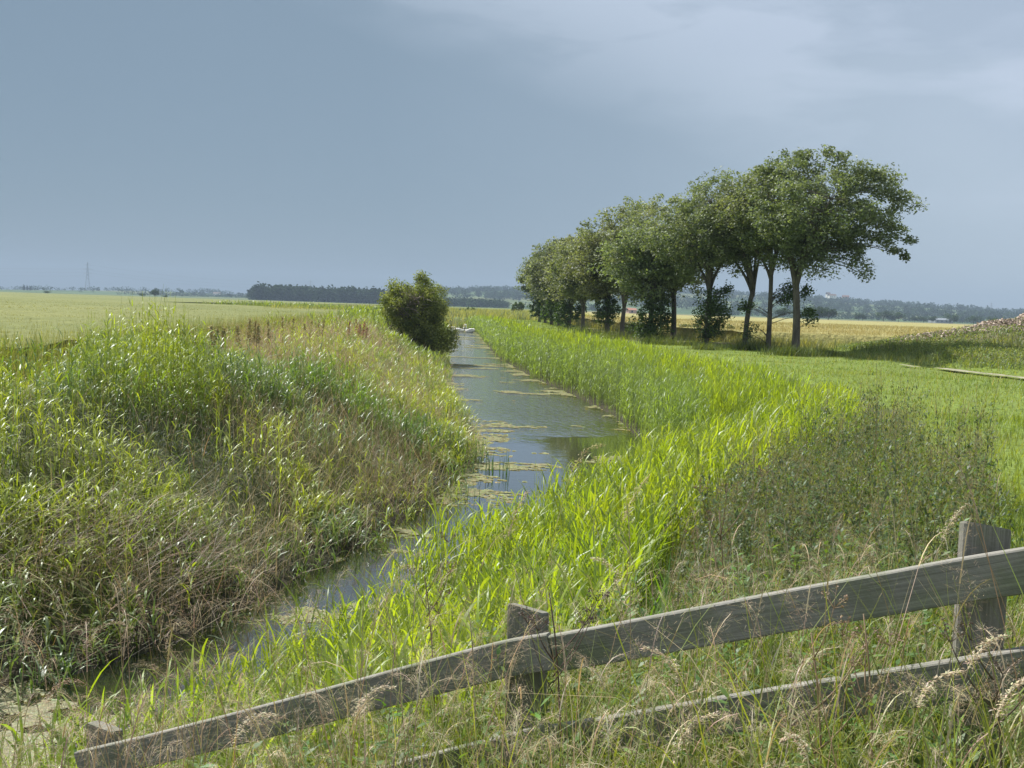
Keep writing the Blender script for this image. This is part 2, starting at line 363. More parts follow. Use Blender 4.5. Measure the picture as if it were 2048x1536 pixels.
# water strip
wb = MB(); n = 160
def resamp(P, n):
    s = np.concatenate([[0], np.cumsum(np.hypot(*np.diff(P, axis=0).T))]); t = np.linspace(0, s[-1], n)
    return np.stack([np.interp(t, s, P[:, 0]), np.interp(t, s, P[:, 1])], 1)
nr = n; A = resamp(LE, nr); B = resamp(RE, nr); dv = (A - B); dv /= np.linalg.norm(dv, axis=1, keepdims=True) + 1e-9
A = A + dv * .5; B = B - dv * .5; ts = np.linspace(0, 1, 7)
v = A[:, None] * ts[None, :, None] + B[:, None] * (1 - ts)[None, :, None]
wb.add(np.concatenate([v.reshape(-1, 2), np.full((nr * 7, 1), WZ)], 1), grid_faces(nr, 7), (0, 0, 0))
tag(wb.build('water', M_WATER), 'slow river water', None, None, 'structure')

# crop fields: raised canopy sheets with a skirt to the ground
def crop(name, poly_x0, poly_x1, ys, zt, m, label, seed):
    b = MB(); nx = 90; t = np.linspace(0, 1, nx) ** 2.2
    XX = np.array([poly_x0(q) + (poly_x1(q) - poly_x0(q)) * t for q in ys]).T; YY = np.tile(ys, (nx, 1))
    near = 1 - sstep(60, 250, YY)
    ZZ = zt + near * ((fbm(XX, YY, 1.2, seed) - .5) * .22) 
    ZZ = ZZ.copy(); ZZ[0, :] = -.1; ZZ[:, 0] = -.1; XX[1, :] = XX[0, :] + np.sign(poly_x1(ys[0]) - poly_x0(ys[0])) * .15
    b.add(np.stack([XX.ravel(), YY.ravel(), ZZ.ravel()], 1), grid_faces(nx, len(ys)), (0, 0, 0))
    return tag(b.build(name, m), label, None, None, 'structure')
def lfx(q): return np.interp(q, [5, 10, 17, 40, 60, 125, 170, 700], [-11, -9.5, -9.2, -10.6, -11.6, -16, -60, -60])
ysL = np.concatenate([np.arange(9, 60, .5), np.arange(60, 150, 2.), np.arange(150, 660, 20.)])
crop('wheat_field', lambda q: lfx(q), lambda q: -420. - q * .3, ysL, .62, M_CROP_L, 'flat field of green wheat', 21)
ysF = np.concatenate([np.arange(200, 640, 20.)])
crop('far_field', lambda q: -62., lambda q: 20., ysF, .5, M_CROP_L, 'pale green field beyond the river bend', 23)
def rfx(q): return np.interp(q, [57, 62, 80, 140, 700], [14, 12.2, 9.4, 6, 6])
ysR = np.concatenate([np.arange(58, 90, .5), np.arange(90, 160, 2.), np.arange(160, 420, 20.)])
crop('barley_field', rfx, lambda q: 420. + q * 0, ysR, .68, M_CROP_R, 'flat field of ripening golden barley', 22)
# track
pb = MB(); pl = np.array([(17.2, 12), (16.4, 20), (15.9, 26), (15.4, 30), (15.0, 34), (14.6, 37.5)], float); pl = resamp(pl, 50)
wd = np.interp(np.arange(50), [0, 30, 49], [.62, .52, .12]) * (.7 + .6 * vnoise(np.arange(50) * 1., np.arange(50) * 0., 1.5, 3))
PV = np.stack([np.stack([pl[:, 0] + s * wd, pl[:, 1]], 1) for s in np.linspace(-1, 1, 5)], 1)
pz = gz(PV[..., 0].ravel(), PV[..., 1].ravel()) + .075
pb.add(np.concatenate([PV.reshape(-1, 2), pz[:, None]], 1), grid_faces(50, 5), (0, 0, 0))
tag(pb.build('path', M_PATH), 'pale gravel track', None, None, 'structure')

# ------------------------------------------------------------------ scatter of vegetation
def wedge(n, y0, y1, bias=1.0):
    """random points in the part of the land the camera overlooks (with a margin on both sides)"""
    u = rng.random(n); y = y0 + (y1 - y0) * u ** bias
    half = .58 * y + 1.8; x = (rng.random(n) * 2 - 1) * half
    return x, y
def scat(dens, y0, y1, mask):
    """dens per m2, constant over the wedge y0..y1"""
    area = .58 * (y1 ** 2 - y0 ** 2) + 3.6 * (y1 - y0)
    n = int(dens * area); y = rng.random(n * 1) * (y1 - y0) + y0
    keep = rng.random(n) < (.58 * y + 1.8) / (.58 * y1 + 1.8)
    # acceptance keeps density even, so draw more first
    ntot = int(dens * 2 * (.58 * y1 + 1.8) * (y1 - y0)); y = rng.random(ntot) * (y1 - y0) + y0
    x = (rng.random(ntot) * 2 - 1) * (.58 * y1 + 1.8); k = np.abs(x) < .58 * y + 1.8; x, y = x[k], y[k]
    d, s = river(x, y); p = mask(x, y, d, s); k = rng.random(len(x)) < p
    x, y = x[k], y[k]; z = gz(x, y, (d[k], s[k])) + mound(x, y)
    return np.stack([x, y, z - .02], 1), d[k]
SUNAZ = math.atan2(SUN_DIR.y, SUN_DIR.x)
WINDAZ = R(20)
def az_rand(n, k=.0): return rng.random(n) * 2 * np.pi if k == 0 else WINDAZ + rng.normal(0, k, n)

def reeds(mb, p, hgt, lw, nleaf, c1, c2, lod=3, mi=0, llen=.42, spread=(.25, .35), stem=True, arch=(.35, 1.5), c3=None):
    """broad leaved reeds: a stem and leaves that spring from it and arch over"""
    n = len(p)
    if n == 0: return
    az = rng.random(n) * 2 * np.pi; lean = np.abs(rng.normal(0, .12, n)); h = hgt * np.clip(rng.normal(1, .11, n), .6, 1.22)
    dirx, diry = np.cos(az) * np.sin(lean), np.sin(az) * np.sin(lean)
    k = vnoise(p[:, 0], p[:, 1], 1.1, 5)[:, None] * .7 + rng.random((n, 1)) * .3
    if c3 is not None:
        k3 = .85 * sstep(.50, .58, fbm(p[:, 0], p[:, 1], 2.0, 15))[:, None]; k4 = np.maximum(sstep(.55, .63, fbm(p[:, 0], p[:, 1], 2.2, 19)), BRIGHT(p[:, 0], p[:, 1]))[:, None]; k3 = k3 * (1 - k4); c1 = np.asarray(c1) * (1 - k3) + np.asarray(c3) * k3; c2 = np.asarray(c2) * (1 - k3 * .8) + np.asarray(c3) * k3 * .8; c1 = c1 * (1 - k4) + YG2 * k4; c2 = c2 * (1 - k4) + YG2 * k4
    cc = (np.asarray(c1) * (1 - k) + np.asarray(c2) * k) * np.exp(rng.normal(0, .13, (n, 1)))
    if stem: ribbons(mb, p, az, h, .008 + .004 * lw / .02, lean * .6, lean * .8, 2, cc * np.array([.8, .8, .9]), 'stem', mi)
    for j in range(nleaf):
        t = (j + rng.random(n)) / nleaf; hh = h * (.12 + .8 * t)
        q = p + np.stack([dirx * hh, diry * hh, hh * np.cos(lean)], 1)
        L = llen * np.clip(rng.normal(1, .25, n), .4, 1.7) * (1.05 - .25 * t)
        a = rng.random(n) * 2 * np.pi
        ribbons(mb, q, a, L, lw * np.clip(rng.normal(1, .25, n), .5, 1.6), np.abs(rng.normal(spread[0], spread[1] * .6, n)) + .08,
                rng.uniform(arch[0], arch[1], n), lod, cc * np.exp(rng.normal(0, .1, (n, 1))), 'leaf', mi)
def grass(mb, p, hgt, w, c1, c2, lod=2, mi=0, bend=(.3, 1.1), lean=.25, k=0, ns=2.0):
    n = len(p)
    if n == 0: return
    t = vnoise(p[:, 0], p[:, 1], ns, 9)[:, None] * .7 + rng.random((n, 1)) * .3
    cc = (np.asarray(c1) * (1 - t) + np.asarray(c2) * t) * np.exp(rng.normal(0, .15, (n, 1)))
    ribbons(mb, p, az_rand(n, k), hgt * np.clip(rng.normal(1, .25, n), .4, 1.7), w * np.clip(rng.normal(1, .25, n), .4, 1.7),
            np.abs(rng.normal(0, lean, n)), rng.uniform(*bend, n), lod, cc, 'grass', mi)
def plumes(mb, p, h, c, size=.18, w=.012, droop=1.2, mi=0, k=2.2, nsp=26, lean=.16):
    """stalks ending in a drooping seed head made of small spikelets"""
    n = len(p)
    if n == 0: return
    az = az_rand(n, k); h = np.broadcast_to(h, (n,)) * np.clip(rng.normal(1, .12, n), .7, 1.3)
    cl = ribbons(mb, p, az, h, .0045, np.abs(rng.normal(lean, .06, n)), np.full(n, .25), 4, jit(np.array(c) * .75, n), 'stem', mi)
    tip = cl[:, -1]; ln = size * np.clip(rng.normal(1, .2, n), .6, 1.5)
    c2 = ribbons(mb, tip, az, ln, .004, np.full(n, .35), np.full(n, droop), 5, jit(c, n), 'stem', mi)
    m = np.repeat(np.arange(n), nsp); t = rng.random(n * nsp) ; i0 = np.minimum((t * 5).astype(int), 4); fr = (t * 5 - i0)[:, None]
    q = c2[m, i0] * (1 - fr) + c2[m, i0 + 1] * fr; rr = size * .13 * (1 - .6 * t)[:, None]
    q = q + rng.normal(0, 1, q.shape) * rr * np.array([1, 1, .7])
    ribbons(mb, q, az[m] + rng.normal(0, .8, len(m)), rng.uniform(.6, 1.3, len(m)) * w * 2.2, w * .55, rng.uniform(.6, 1.6, len(m)), .7, 1, jit(c, len(m), .25), 'oval', mi)

def in_poly(x, y, P):
    r = np.zeros(np.shape(x), bool); P = np.asarray(P, float)
    for (x0, y0), (x1, y1) in zip(P, np.roll(P, -1, 0)):
        if y0 == y1: continue
        r ^= ((y0 > y) != (y1 > y)) & (x < (x1 - x0) * (y - y0) / (y1 - y0) + x0)
    return r
MUG = [(1.0, 5.3), (2.0, 4.8), (3.2, 6.2), (4.6, 9.6), (5.0, 13.0), (3.9, 13.4), (2.5, 10.2), (1.3, 7.6)]
LAWNX = lambda y: np.interp(y, [2, 5, 8, 10, 13, 17, 24], [3.0, 3.4, 4.1, 4.7, 5.6, 6.8, 7.0])
def fence_line(x): return 3.4 - .45 * (x - .05)              # y of the fence at x
YG1, YG2 = np.array([.165, .25, .026]), np.array([.275, .325, .042])       # bright yellow green
BG1, BG2 = np.array([.07, .135, .045]), np.array([.17, .25, .075])
GLAUC = np.array([.19, .24, .15])
TAN, TANP, BRN = np.array([.42, .35, .21]), np.array([.42, .30, .22]), np.array([.17, .12, .075])

# bright reeds on the right bank
def m_reed(x, y, d, s):
    out = np.clip(np.interp(y, [5, 14, 24, 60, 130], [2.7, 3.3, 3.5, 3.0, 2.2]) + (fbm(x, y, 2.5, 31) - .5) * 1.2, 0, 9)
    ok = (s > 0) & (d > -.12) & (d < out) & ~in_poly(x, y, MUG) & (y > fence_line(x) + .35)
    return ok * np.where(d < .15, .6, 1.0)
def hR(p, cap, top=.22):
    return np.clip(top + .30 * (fbm(p[:, 0], p[:, 1], 1.3, 2) - .5) + .45 * (fbm(p[:, 0], p[:, 1], 3.2, 6) - .5) - p[:, 2], .28, cap * (.8 + .4 * vnoise(p[:, 0], p[:, 1], .9, 12)))
mb = MB()
p, d = scat(120, 3.4, 9, m_reed); reeds(mb, p, hR(p, .64, -.02), .016, 5, YG1, YG2, 4, llen=.40)
p, d = scat(100, 9, 19, m_reed); reeds(mb, p, hR(p, .95), .017, 5, YG1, YG2, 3, llen=.36)
tag(mb.build('near_reeds', M_REED), 'bright yellow green reeds filling the near right bank', 'reeds', None, 'stuff')
mb = MB()
for (dn, y0, y1, w, nl, L) in ((80, 19, 38, .017, 6, .30), (55, 38, 66, .026, 5, .34), (22, 66, 135, .05, 5, .45)):
    p, d = scat(dn, y0, y1, m_reed); h = hR(p, 1.6, .25); lowf = (d < 1.0) | (rng.random(len(p)) < .12)
    reeds(mb, p[~lowf], h[~lowf], w, nl, YG1, YG2, 3 if y0 < 38 else 2, llen=L, spread=(.15, .2), arch=(.2, 1.0)); reeds(mb, p[lowf], h[lowf] * 1.05, w, nl, GLAUC, YG1, 2, llen=L, spread=(.5, .5), arch=(.8, 2.2))
tag(mb.build('far_reeds', M_REED), 'tall reeds lining the right bank into the distance', 'reeds', None, 'stuff')

# mugwort and nettles on the right
mb = MB()
p, d = scat(42, 4.4, 14, lambda x, y, d, s: in_poly(x, y, MUG) * (.35 + .65 * (fbm(x, y, 1.5, 41) > .42)))
n = len(p); hh = rng.uniform(.55, 1.12, n) * (.65 + .75 * vnoise(p[:, 0], p[:, 1], .7, 62)) * np.interp(p[:, 1], [5, 9, 13], [.8, 1.0, 1.0]); az = az_rand(n)
cl = ribbons(mb, p, az, hh, .007, np.abs(rng.normal(0, .1, n)), .2, 4, jit((.17, .16, .09), n), 'stem', 1)
for rep, (t0, t1, k, sz, cc) in enumerate([(.1, .85, 80, .040, (.085, .13, .05)), (.4, 1.0, 120, .026, (.24, .225, .135)), (.6, 1.0, 70, .020, (.22, .185, .13))]):
    m = np.repeat(np.arange(n), k); t = rng.uniform(t0, t1, n * k) * 4; i0 = np.minimum(t.astype(int), 3); fr = (t - i0)[:, None]
    q = cl[m, i0] * (1 - fr) + cl[m, i0 + 1] * fr + rng.normal(0, 1, (n * k, 3)) * np.array([.06, .06, .02]) * (1.3 - 1.12 * t / 4)[:, None]
    ribbons(mb, q, rng.random(n * k) * 6.28, sz * rng.uniform(.6, 1.4, n * k), sz * .42, rng.uniform(.4, 1.7, n * k), rng.uniform(-.4, .6, n * k), 1 if rep else 2, jit(cc, n * k, .25), 'oval', 0)
p, d = scat(50, 4.4, 14, lambda x, y, d, s: in_poly(x, y, MUG) * 1.0); grass(mb, p, .42, .010, (.10, .16, .04), (.18, .25, .04), 3)
tag(mb.build('mugwort_patch', [M_GRASS, M_DRY]), 'grey green mugwort and nettles going to seed behind the fence', 'weeds', None, 'stuff')

# mown grass of the right bank
def m_lawn(x, y, d, s): return (s > 0) & (d > 3.0) & (x > LAWNX(y) - 1.0 + rng.normal(0, .4, x.shape)) & (mound(x, y) < .12) & ~((np.abs(x - np.interp(y, [12, 20, 26, 30, 34, 37.5], [17.2, 16.4, 15.9, 15.4, 15.0, 14.6])) < .33) & (y < 37.6))
mb = MB()
LW1, LW2 = np.array([.14, .215, .03]), np.array([.23, .275, .05])
p, d = scat(420, 3.5, 10, m_lawn); grass(mb, p, .20, .008, LW1, LW2, 2, ns=.9)
LO1, LO2 = np.array([.12, .20, .03]), np.array([.215, .26, .05])
p, d = scat(230, 10, 18, m_lawn); grass(mb, p, .15, .012, LW1 * .5 + LO1 * .5, LW2 * .5 + LO2 * .5, 2, ns=1.2)
p, d = scat(120, 18, 32, m_lawn); grass(mb, p, .10, .02, LO1, LO2, 1, ns=2)
p, d = scat(50, 32, 58, m_lawn); grass(mb, p, .08, .035, LO1, LO2, 1, ns=3)
p, d = scat(12, 58, 140, lambda x, y, d, s: (s > 0) & (d > 2) & (x < rfx(y) + 1)); grass(mb, p, .12, .07, LO1, LO2, 1, ns=4)
p, d = scat(4, 8, 40, m_lawn); grass(mb, p, .36, .007, TAN, (.2, .24, .07), 2)
tag(mb.build('mown_grass', M_GRASS), 'short green grass on the riverside walk', 'grass', None, 'stuff')

# verge between the trees and the barley: taller pale weeds
mb = MB()
def m_verge(x, y, d, s): return (s > 0) & (x < rfx(np.maximum(y, 57)) + 2.5) & (x > rfx(np.maximum(y, 57)) - 1.8)
p, d = scat(30, 52, 75, m_verge); grass(mb, p, .6, .03, (.12, .15, .05), (.28, .27, .12), 2)
p, d = scat(14, 75, 130, m_verge); grass(mb, p, .6, .06, (.12, .15, .05), (.28, .27, .12), 2)
p, d = scat(22, 50, 62, lambda x, y, d, s: (s > 0) & (x > 12.5) & (y > 53 + rng.normal(0, .6, x.shape)) & (y < 60)); grass(mb, p, .55, .035, (.13, .17, .07), (.30, .31, .17), 2)
p, d = scat(7, 120, 260, lambda x, y, d, s: (x > lfx(np.minimum(y, 128)) - 14) & (x < 12) & ((y > 134) | (s < 0)) & (d > 0) & (rng.random(x.shape) < .8)); grass(mb, p, 1.0, .12, (.15, .2, .07), (.30, .31, .16), 2)
tag(mb.build('verge_weeds', M_GRASS), 'pale tangled weeds between the trees and the barley', 'weeds', None, 'stuff')
# barley ears on the field sheet
mb = MB()
def crop_blades(den, y0, y1, fx, side, w, h, c1, c2, zt):
    P_, d = scat(den, y0, y1, lambda x, y, d, s: ((x > fx(y)) if side > 0 else (x < fx(y))) & (y > y0)); P_[:, 2] = zt - h * .45
    grass(mb, P_, h, w, c1, c2, 1, bend=(.2, .9), lean=.15, ns=5)
crop_blades(26, 58.2, 80, rfx, 1, .03, .32, (.32, .29, .10), (.42, .34, .14), .68)
crop_blades(7, 80, 150, rfx, 1, .07, .32, (.32, .29, .10), (.42, .34, .14), .68)
tag(mb.build('barley_ears', M_DRY), 'golden ears of barley at the near side of the right field', 'crop', None, 'stuff')
mb = MB()
crop_blades(60, 10, 24, lambda y: lfx(y) - .1, -1, .008, .09, (.14, .165, .055), (.20, .21, .08), .62)
crop_blades(16, 24, 60, lambda y: lfx(y) - .1, -1, .018, .09, (.14, .165, .055), (.20, .21, .08), .62)
crop_blades(3, 60, 130, lambda y: lfx(y) - .1, -1, .05, .09, (.14, .165, .055), (.20, .21, .08), .62)
p, d = scat(170, 9, 60, lambda x, y, d, s: (s < 0) & (x > lfx(y) - .8) & (x < lfx(y) + 1.0)); p[:, 2] = np.minimum(p[:, 2], .0); grass(mb, p, .80, .016, (.12, .16, .05), (.24, .25, .10), 2, bend=(.1, .7), lean=.12)
p, d = scat(14, 60, 160, lambda x, y, d, s: (s < 0) & (x > lfx(y) - 1.2) & (x < lfx(y) + 1)); grass(mb, p, .75, .05, (.12, .16, .05), (.24, .25, .10), 2, bend=(.1, .7), lean=.12)
tag(mb.build('wheat_ears', M_GRASS), 'green ears of wheat at the near side of the left field', 'crop', None, 'stuff')

# left bank
def edgeL(x, y): return x > lfx(y) - .3 + rng.normal(0, .25, np.shape(x))
def m_left(x, y, d, s): return (s < 0) & (d > -.15 - .45 * (vnoise(x, y, .8, 33) > .55)) & edgeL(x, y)
CLUMP = lambda x, y: (1 - sstep(.7, 1.25, np.hypot((x + 5.75) / 1.25, (y - 15.4) / 1.7)))
BRIGHT = lambda x, y: np.maximum(np.exp(-((x + 4.6) / 1.1) ** 2 - ((y - 10.0) / 1.2) ** 2), np.exp(-((x + 5.8) / 1.1) ** 2 - ((y - 15.8) / 1.2) ** 2))
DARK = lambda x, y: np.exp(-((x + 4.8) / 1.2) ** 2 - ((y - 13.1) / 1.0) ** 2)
def m_lreed(x, y, d, s):
    base = .16 + .84 * sstep(.42, .58, fbm(x, y, 2.0, 51)); base = np.maximum(base, np.maximum(CLUMP(x, y) * 1.2, BRIGHT(x, y) * 1.1)) * (1 - .85 * DARK(x, y))
    base = base * (1 - .65 * sstep(20, 34, y) * sstep(2.5, 5, d))
    base = base * (1 - .35 * (y < 12.5) * (1 - sstep(.5, 1.5, d)) * (x < -2.6))
    return m_left(x, y, d, s) * np.clip(base, 0, 1)
mb = MB()
def hL(p, d): return (.26 + .62 * sstep(.3, .7, fbm(p[:, 0], p[:, 1], 1.1, 8))) * (.85 + .15 * sstep(0, 2, d)) + .68 * CLUMP(p[:, 0], p[:, 1]) * (.8 + .4 * fbm(p[:, 0], p[:, 1], .8, 18))
p, d = scat(75, 5.5, 13, m_lreed); reeds(mb, p, hL(p, d), .016, 8, BG1, YG1 * .95, 3, llen=.25, arch=(.3, 2.4), spread=(.55, .7), c3=GLAUC)
p, d = scat(70, 13, 22, m_lreed); reeds(mb, p, hL(p, d), .018, 7, BG1, YG1, 3, llen=.26, arch=(.3, 2.4), spread=(.55, .7), c3=GLAUC)
p, d = scat(36, 22, 40, m_lreed); reeds(mb, p, hL(p, d), .022, 7, BG2, YG2 * .9, 2, llen=.28, spread=(.5, .6), arch=(.3, 2.2), c3=GLAUC)
p, d = scat(26, 40, 75, m_lreed); reeds(mb, p, hL(p, d) * 1.1, .034, 6, BG2, YG2 * .9, 2, llen=.45)
p, d = scat(7, 75, 160, m_left); reeds(mb, p, np.full(len(p), 1.1), .09, 4, BG2, YG2 * .8, 2, llen=.55)
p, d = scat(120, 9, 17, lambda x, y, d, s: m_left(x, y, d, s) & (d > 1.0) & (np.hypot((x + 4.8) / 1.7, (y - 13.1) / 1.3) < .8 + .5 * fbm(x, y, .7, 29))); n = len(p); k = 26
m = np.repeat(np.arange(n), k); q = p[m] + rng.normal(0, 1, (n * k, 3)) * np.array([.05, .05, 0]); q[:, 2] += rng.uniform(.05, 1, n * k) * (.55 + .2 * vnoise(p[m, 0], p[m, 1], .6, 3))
ribbons(mb, q, rng.random(n * k) * 6.28, rng.uniform(.03, .07, n * k), .016, rng.uniform(.5, 1.7, n * k), .4, 1, jit((.04, .065, .025), n * k, .25), 'oval')  # weed leaves coloured very dark to paint the shaded hollow of the clump
tag(mb.build('left_bank_reeds', M_BLUE), 'blue green reeds with silvery leaves on the left bank', 'reeds', None, 'stuff')
# dense undergrowth that hides the soil; left bank blades darkened to paint shaded hollows
mb = MB()
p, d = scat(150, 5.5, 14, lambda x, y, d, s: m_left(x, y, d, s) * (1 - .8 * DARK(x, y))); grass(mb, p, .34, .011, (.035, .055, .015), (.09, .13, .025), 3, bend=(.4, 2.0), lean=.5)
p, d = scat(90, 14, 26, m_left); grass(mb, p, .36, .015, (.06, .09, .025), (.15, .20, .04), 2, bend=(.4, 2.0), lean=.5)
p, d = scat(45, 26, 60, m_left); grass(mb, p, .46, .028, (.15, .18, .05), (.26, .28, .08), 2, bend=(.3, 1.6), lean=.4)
p, d = scat(120, 3.4, 12, lambda x, y, d, s: (s > 0) & (d > -.1) & (d < 5.5) & (x < LAWNX(y)) & ~in_poly(x, y, MUG)); grass(mb, p, .42, .010, (.07, .12, .02), (.14, .22, .03), 3)
tag(mb.build('undergrowth', M_GRASS), 'dense dark green grass beneath the reeds of both banks', 'grass', None, 'stuff')
# dry tan grass on top of the left bank and straw over the slope
mb = MB()
def m_tan(x, y, d, s): return m_left(x, y, d, s) * (1 - .9 * DARK(x, y)) * np.clip(sstep(.44, .58, fbm(x, y, 2.6, 61)) * .8 + sstep(20, 30, y) * sstep(1.2, 3.6, d) + sstep(12, 16, y) * (1 - sstep(26, 34, y)) * sstep(.4, 1., d) * (1 - sstep(2.2, 3.4, d)) * .6 + .05, 0, 1)
p, d = scat(90, 9, 22, m_tan); grass(mb, p, .66, .007, TAN * .8, TAN, 3, bend=(.3, 1.6), lean=.45, k=1.2)
p, d = scat(60, 22, 38, m_tan); grass(mb, p, .62, .014, TAN, TANP, 2, k=1.2)
p, d = scat(36, 38, 70, m_tan); grass(mb, p, .7, .026, TAN, TANP, 2, k=1.2)
p, d = scat(9, 22, 60, m_tan); plumes(mb, p, .72, TANP * 1.1, .16, .03, .9, nsp=12)
p, d = scat(10, 9, 22, m_tan); plumes(mb, p, .7, TAN, .15, .015, 1.0, nsp=20)
tag(mb.build('dry_grass', M_DRY), 'dry buff and pinkish grass along the top of the left bank', 'grass', None, 'stuff')
mb = MB()
def m_straw(x, y, d, s): return m_left(x, y, d, s) * np.clip(sstep(.52, .60, fbm(x, y, 2.2, 71)) * (1 - sstep(1.6, 3.0, d)) + .16 * (d < 2.6), 0, 1)
p, d = scat(95, 5.5, 24, m_straw); p[:, 2] += rng.uniform(.05, .5, len(p)); n = len(p)
ribbons(mb, p, WINDAZ + R(200) + rng.normal(0, .9, n), rng.uniform(.4, 1.0, n), .005, rng.uniform(.5, 1.4, n), rng.uniform(-.2, .7, n), 3, jit((.24, .185, .11), n, .4), 'stem')
p, d = scat(230, 6.8, 11.5, lambda x, y, d, s: (s < 0) & (d > .1) & (d < 1.7) & (x < -2.9) & (fbm(x, y, .8, 77) > .47)); p[:, 2] += rng.uniform(.1, .55, len(p)); n = len(p)
ribbons(mb, p, R(25) + rng.normal(0, .8, n), rng.uniform(.4, .9, n), .0055, rng.uniform(.9, 1.35, n), rng.uniform(0, .7, n), 3, jit((.20, .15, .09), n, .45), 'stem')
tag(mb.build('fallen_straw', M_DRY), 'brown dead stalks fallen over the slope above the water', 'dead stalks', None, 'stuff')

# foreground grass round the fence
mb = MB()
def m_fore(x, y, d, s): return ((s > 0) & (d > .15) & (y < fence_line(x) + 1.6 + .5 * np.clip(x, 0, 3)) & (np.hypot(x, y) > 1.7))
def fh(p, h): return h * (1 + .55 * sstep(.1, -.5, -(fence_line(p[:, 0]) - p[:, 1])) * sstep(2.0, -.8, -(p[:, 0] - 1.2))) * (.75 + .5 * fbm(p[:, 0], p[:, 1], .7, 44))
p, d = scat(760, 1.35, 6.3, m_fore); grass(mb, p, fh(p, .55), .0072, (.13, .19, .035), (.27, .33, .07), 4, bend=(.3, 1.7), ns=.5)
p, d = scat(130, 1.35, 6.3, m_fore); grass(mb, p, fh(p, .5), .011, (.10, .19, .03), (.2, .3, .05), 4, bend=(.4, 2.0))
p, d = scat(100, 1.35, 6.3, m_fore); grass(mb, p, fh(p, .68), .0045, TAN * .9, TAN * 1.2, 4, mi=1, bend=(.2, 1.4), lean=.4)
p, d = scat(380, 1.7, 3.6, lambda x, y, d, s: m_fore(x, y, d, s) & (y < fence_line(x) - .1)); grass(mb, p, fh(p, .72), .0068, (.12, .19, .035), (.26, .30, .08), 4, bend=(.3, 1.5), lean=.3)
p, d = scat(70, 2.3, 4.2, lambda x, y, d, s: m_fore(x, y, d, s) & (x < -.3) & (y < fence_line(x) - .05)); grass(mb, p, .95, .006, (.15, .2, .04), (.34, .33, .13), 4, bend=(.3, 1.5), lean=.25)
p, d = scat(60, 1.7, 6.0, m_fore); n = len(p); hh = rng.uniform(.4, .8, n)
cl = ribbons(mb, p, az_rand(n), hh, .005, .1, .2, 4, jit((.10, .12, .05), n), 'stem', 0)
k = 16; m = np.repeat(np.arange(n), k); t = rng.uniform(.3, 1, n * k) * 4; i0 = np.minimum(t.astype(int), 3); fr = (t - i0)[:, None]
q = cl[m, i0] * (1 - fr) + cl[m, i0 + 1] * fr
ribbons(mb, q, rng.random(n * k) * 6.28, rng.uniform(.03, .065, n * k), .018, rng.uniform(.7, 1.5, n * k), .4, 2, jit((.11, .19, .05), n * k, .2), 'oval', 0)
tag(mb.build('foreground_grass', [M_GRASS, M_DRY]), 'tangled green and straw coloured grass round the wooden fence', 'grass', None, 'stuff')
mb = MB()
p, d = scat(44, 1.9, 6.2, m_fore); plumes(mb, p, fh(p, .62), (.48, .41, .28), .12, .008, 1.6, nsp=90)
p, d = scat(34, 1.7, 3.6, m_fore); plumes(mb, p, fh(p, .8), (.36, .28, .17), .14, .008, .7, nsp=90)
p, d = scat(9, 2.0, 8.5, lambda x, y, d, s: (s > 0) & (d > .1) & (d < 5) & ~in_poly(x, y, MUG)); plumes(mb, p, .78, (.33, .24, .15), .15, .010, 1.1, nsp=46)
p, d = scat(30, 4.3, 7.5, lambda x, y, d, s: (d > -.3) & (d < 1.6) & (x < -1.9) & (s > 0)); plumes(mb, p, .62, (.27, .18, .11), .17, .012, 1.4, nsp=60)
p, d = scat(36, 2.3, 4.3, lambda x, y, d, s: (s > 0) & (d > .1) & (x < -.4) & (y < fence_line(x) + .1)); plumes(mb, p, 1.12, (.33, .25, .15), .16, .010, 1.3, nsp=110)
p, d = scat(26, 1.7, 3.5, lambda x, y, d, s: m_fore(x, y, d, s) & (y < fence_line(x) - .1)); plumes(mb, p, fh(p, .62), (.45, .38, .24), .15, .009, 1.7, nsp=110)
tag(mb.build('seed_heads', M_DRY), 'drooping buff seed heads of tall grass in the foreground', 'grass', None, 'stuff')

# duckweed mats: little floating leaf clusters
mb = MB()
n = 3200000; y = 4 + 125 * rng.random(n) ** 1.9; x = -9 + 13 * rng.random(n)
y = np.concatenate([y, rng.uniform(3.5, 14, 1200000)]); x = np.concatenate([x, rng.uniform(-8, 1.5, 1200000)])
k = inside(x, y) & (np.abs(x) < .56 * y + 1.2); x, y = x[k], y[k]; dd, ss = river(x, y)
f = .35 * fbm(x * .45, y * .8, .45, 81) + .65 * fbm(x * .42, y * .9, 1.9, 82)
e = np.exp(dd / .55)                                       # more along the banks
f = f + .13 * e + .015 * (1 - sstep(8.0, 11.0, y)) + .015 * (y < 25) + .02 * ((y > 12) & (y < 26)) - .015 * (y > 32)
k = (f > .585) & (rng.random(len(x)) < np.clip((f - .585) * 9, 0, 1) * .8 * sstep(.3, .6, vnoise(x, y, .12, 88))); x, y = x[k], y[k]; n = len(x)
sz = np.where(y < 14, .011 + .0004 * y, .008 + .0017 * y); a0 = rng.random(n) * 6.28
v = np.stack([np.stack([x + sz * np.cos(a0 + q) * (1.3 if q in (0, 3.14) else .9), y + sz * np.sin(a0 + q), WZ + .004 + rng.random(n) * .006], 1) for q in (0, 1.57, 3.14, 4.71)], 1)
mb.add(v.reshape(-1, 3), (np.arange(n) * 4)[:, None] + np.arange(4)[None], np.repeat(jit((.30, .305, .165), n, .22), 4, 0), 0, False)
tag(mb.build('duckweed', M_GRASS), 'pale green duckweed mats drifting on the river', 'duckweed', None, 'stuff')

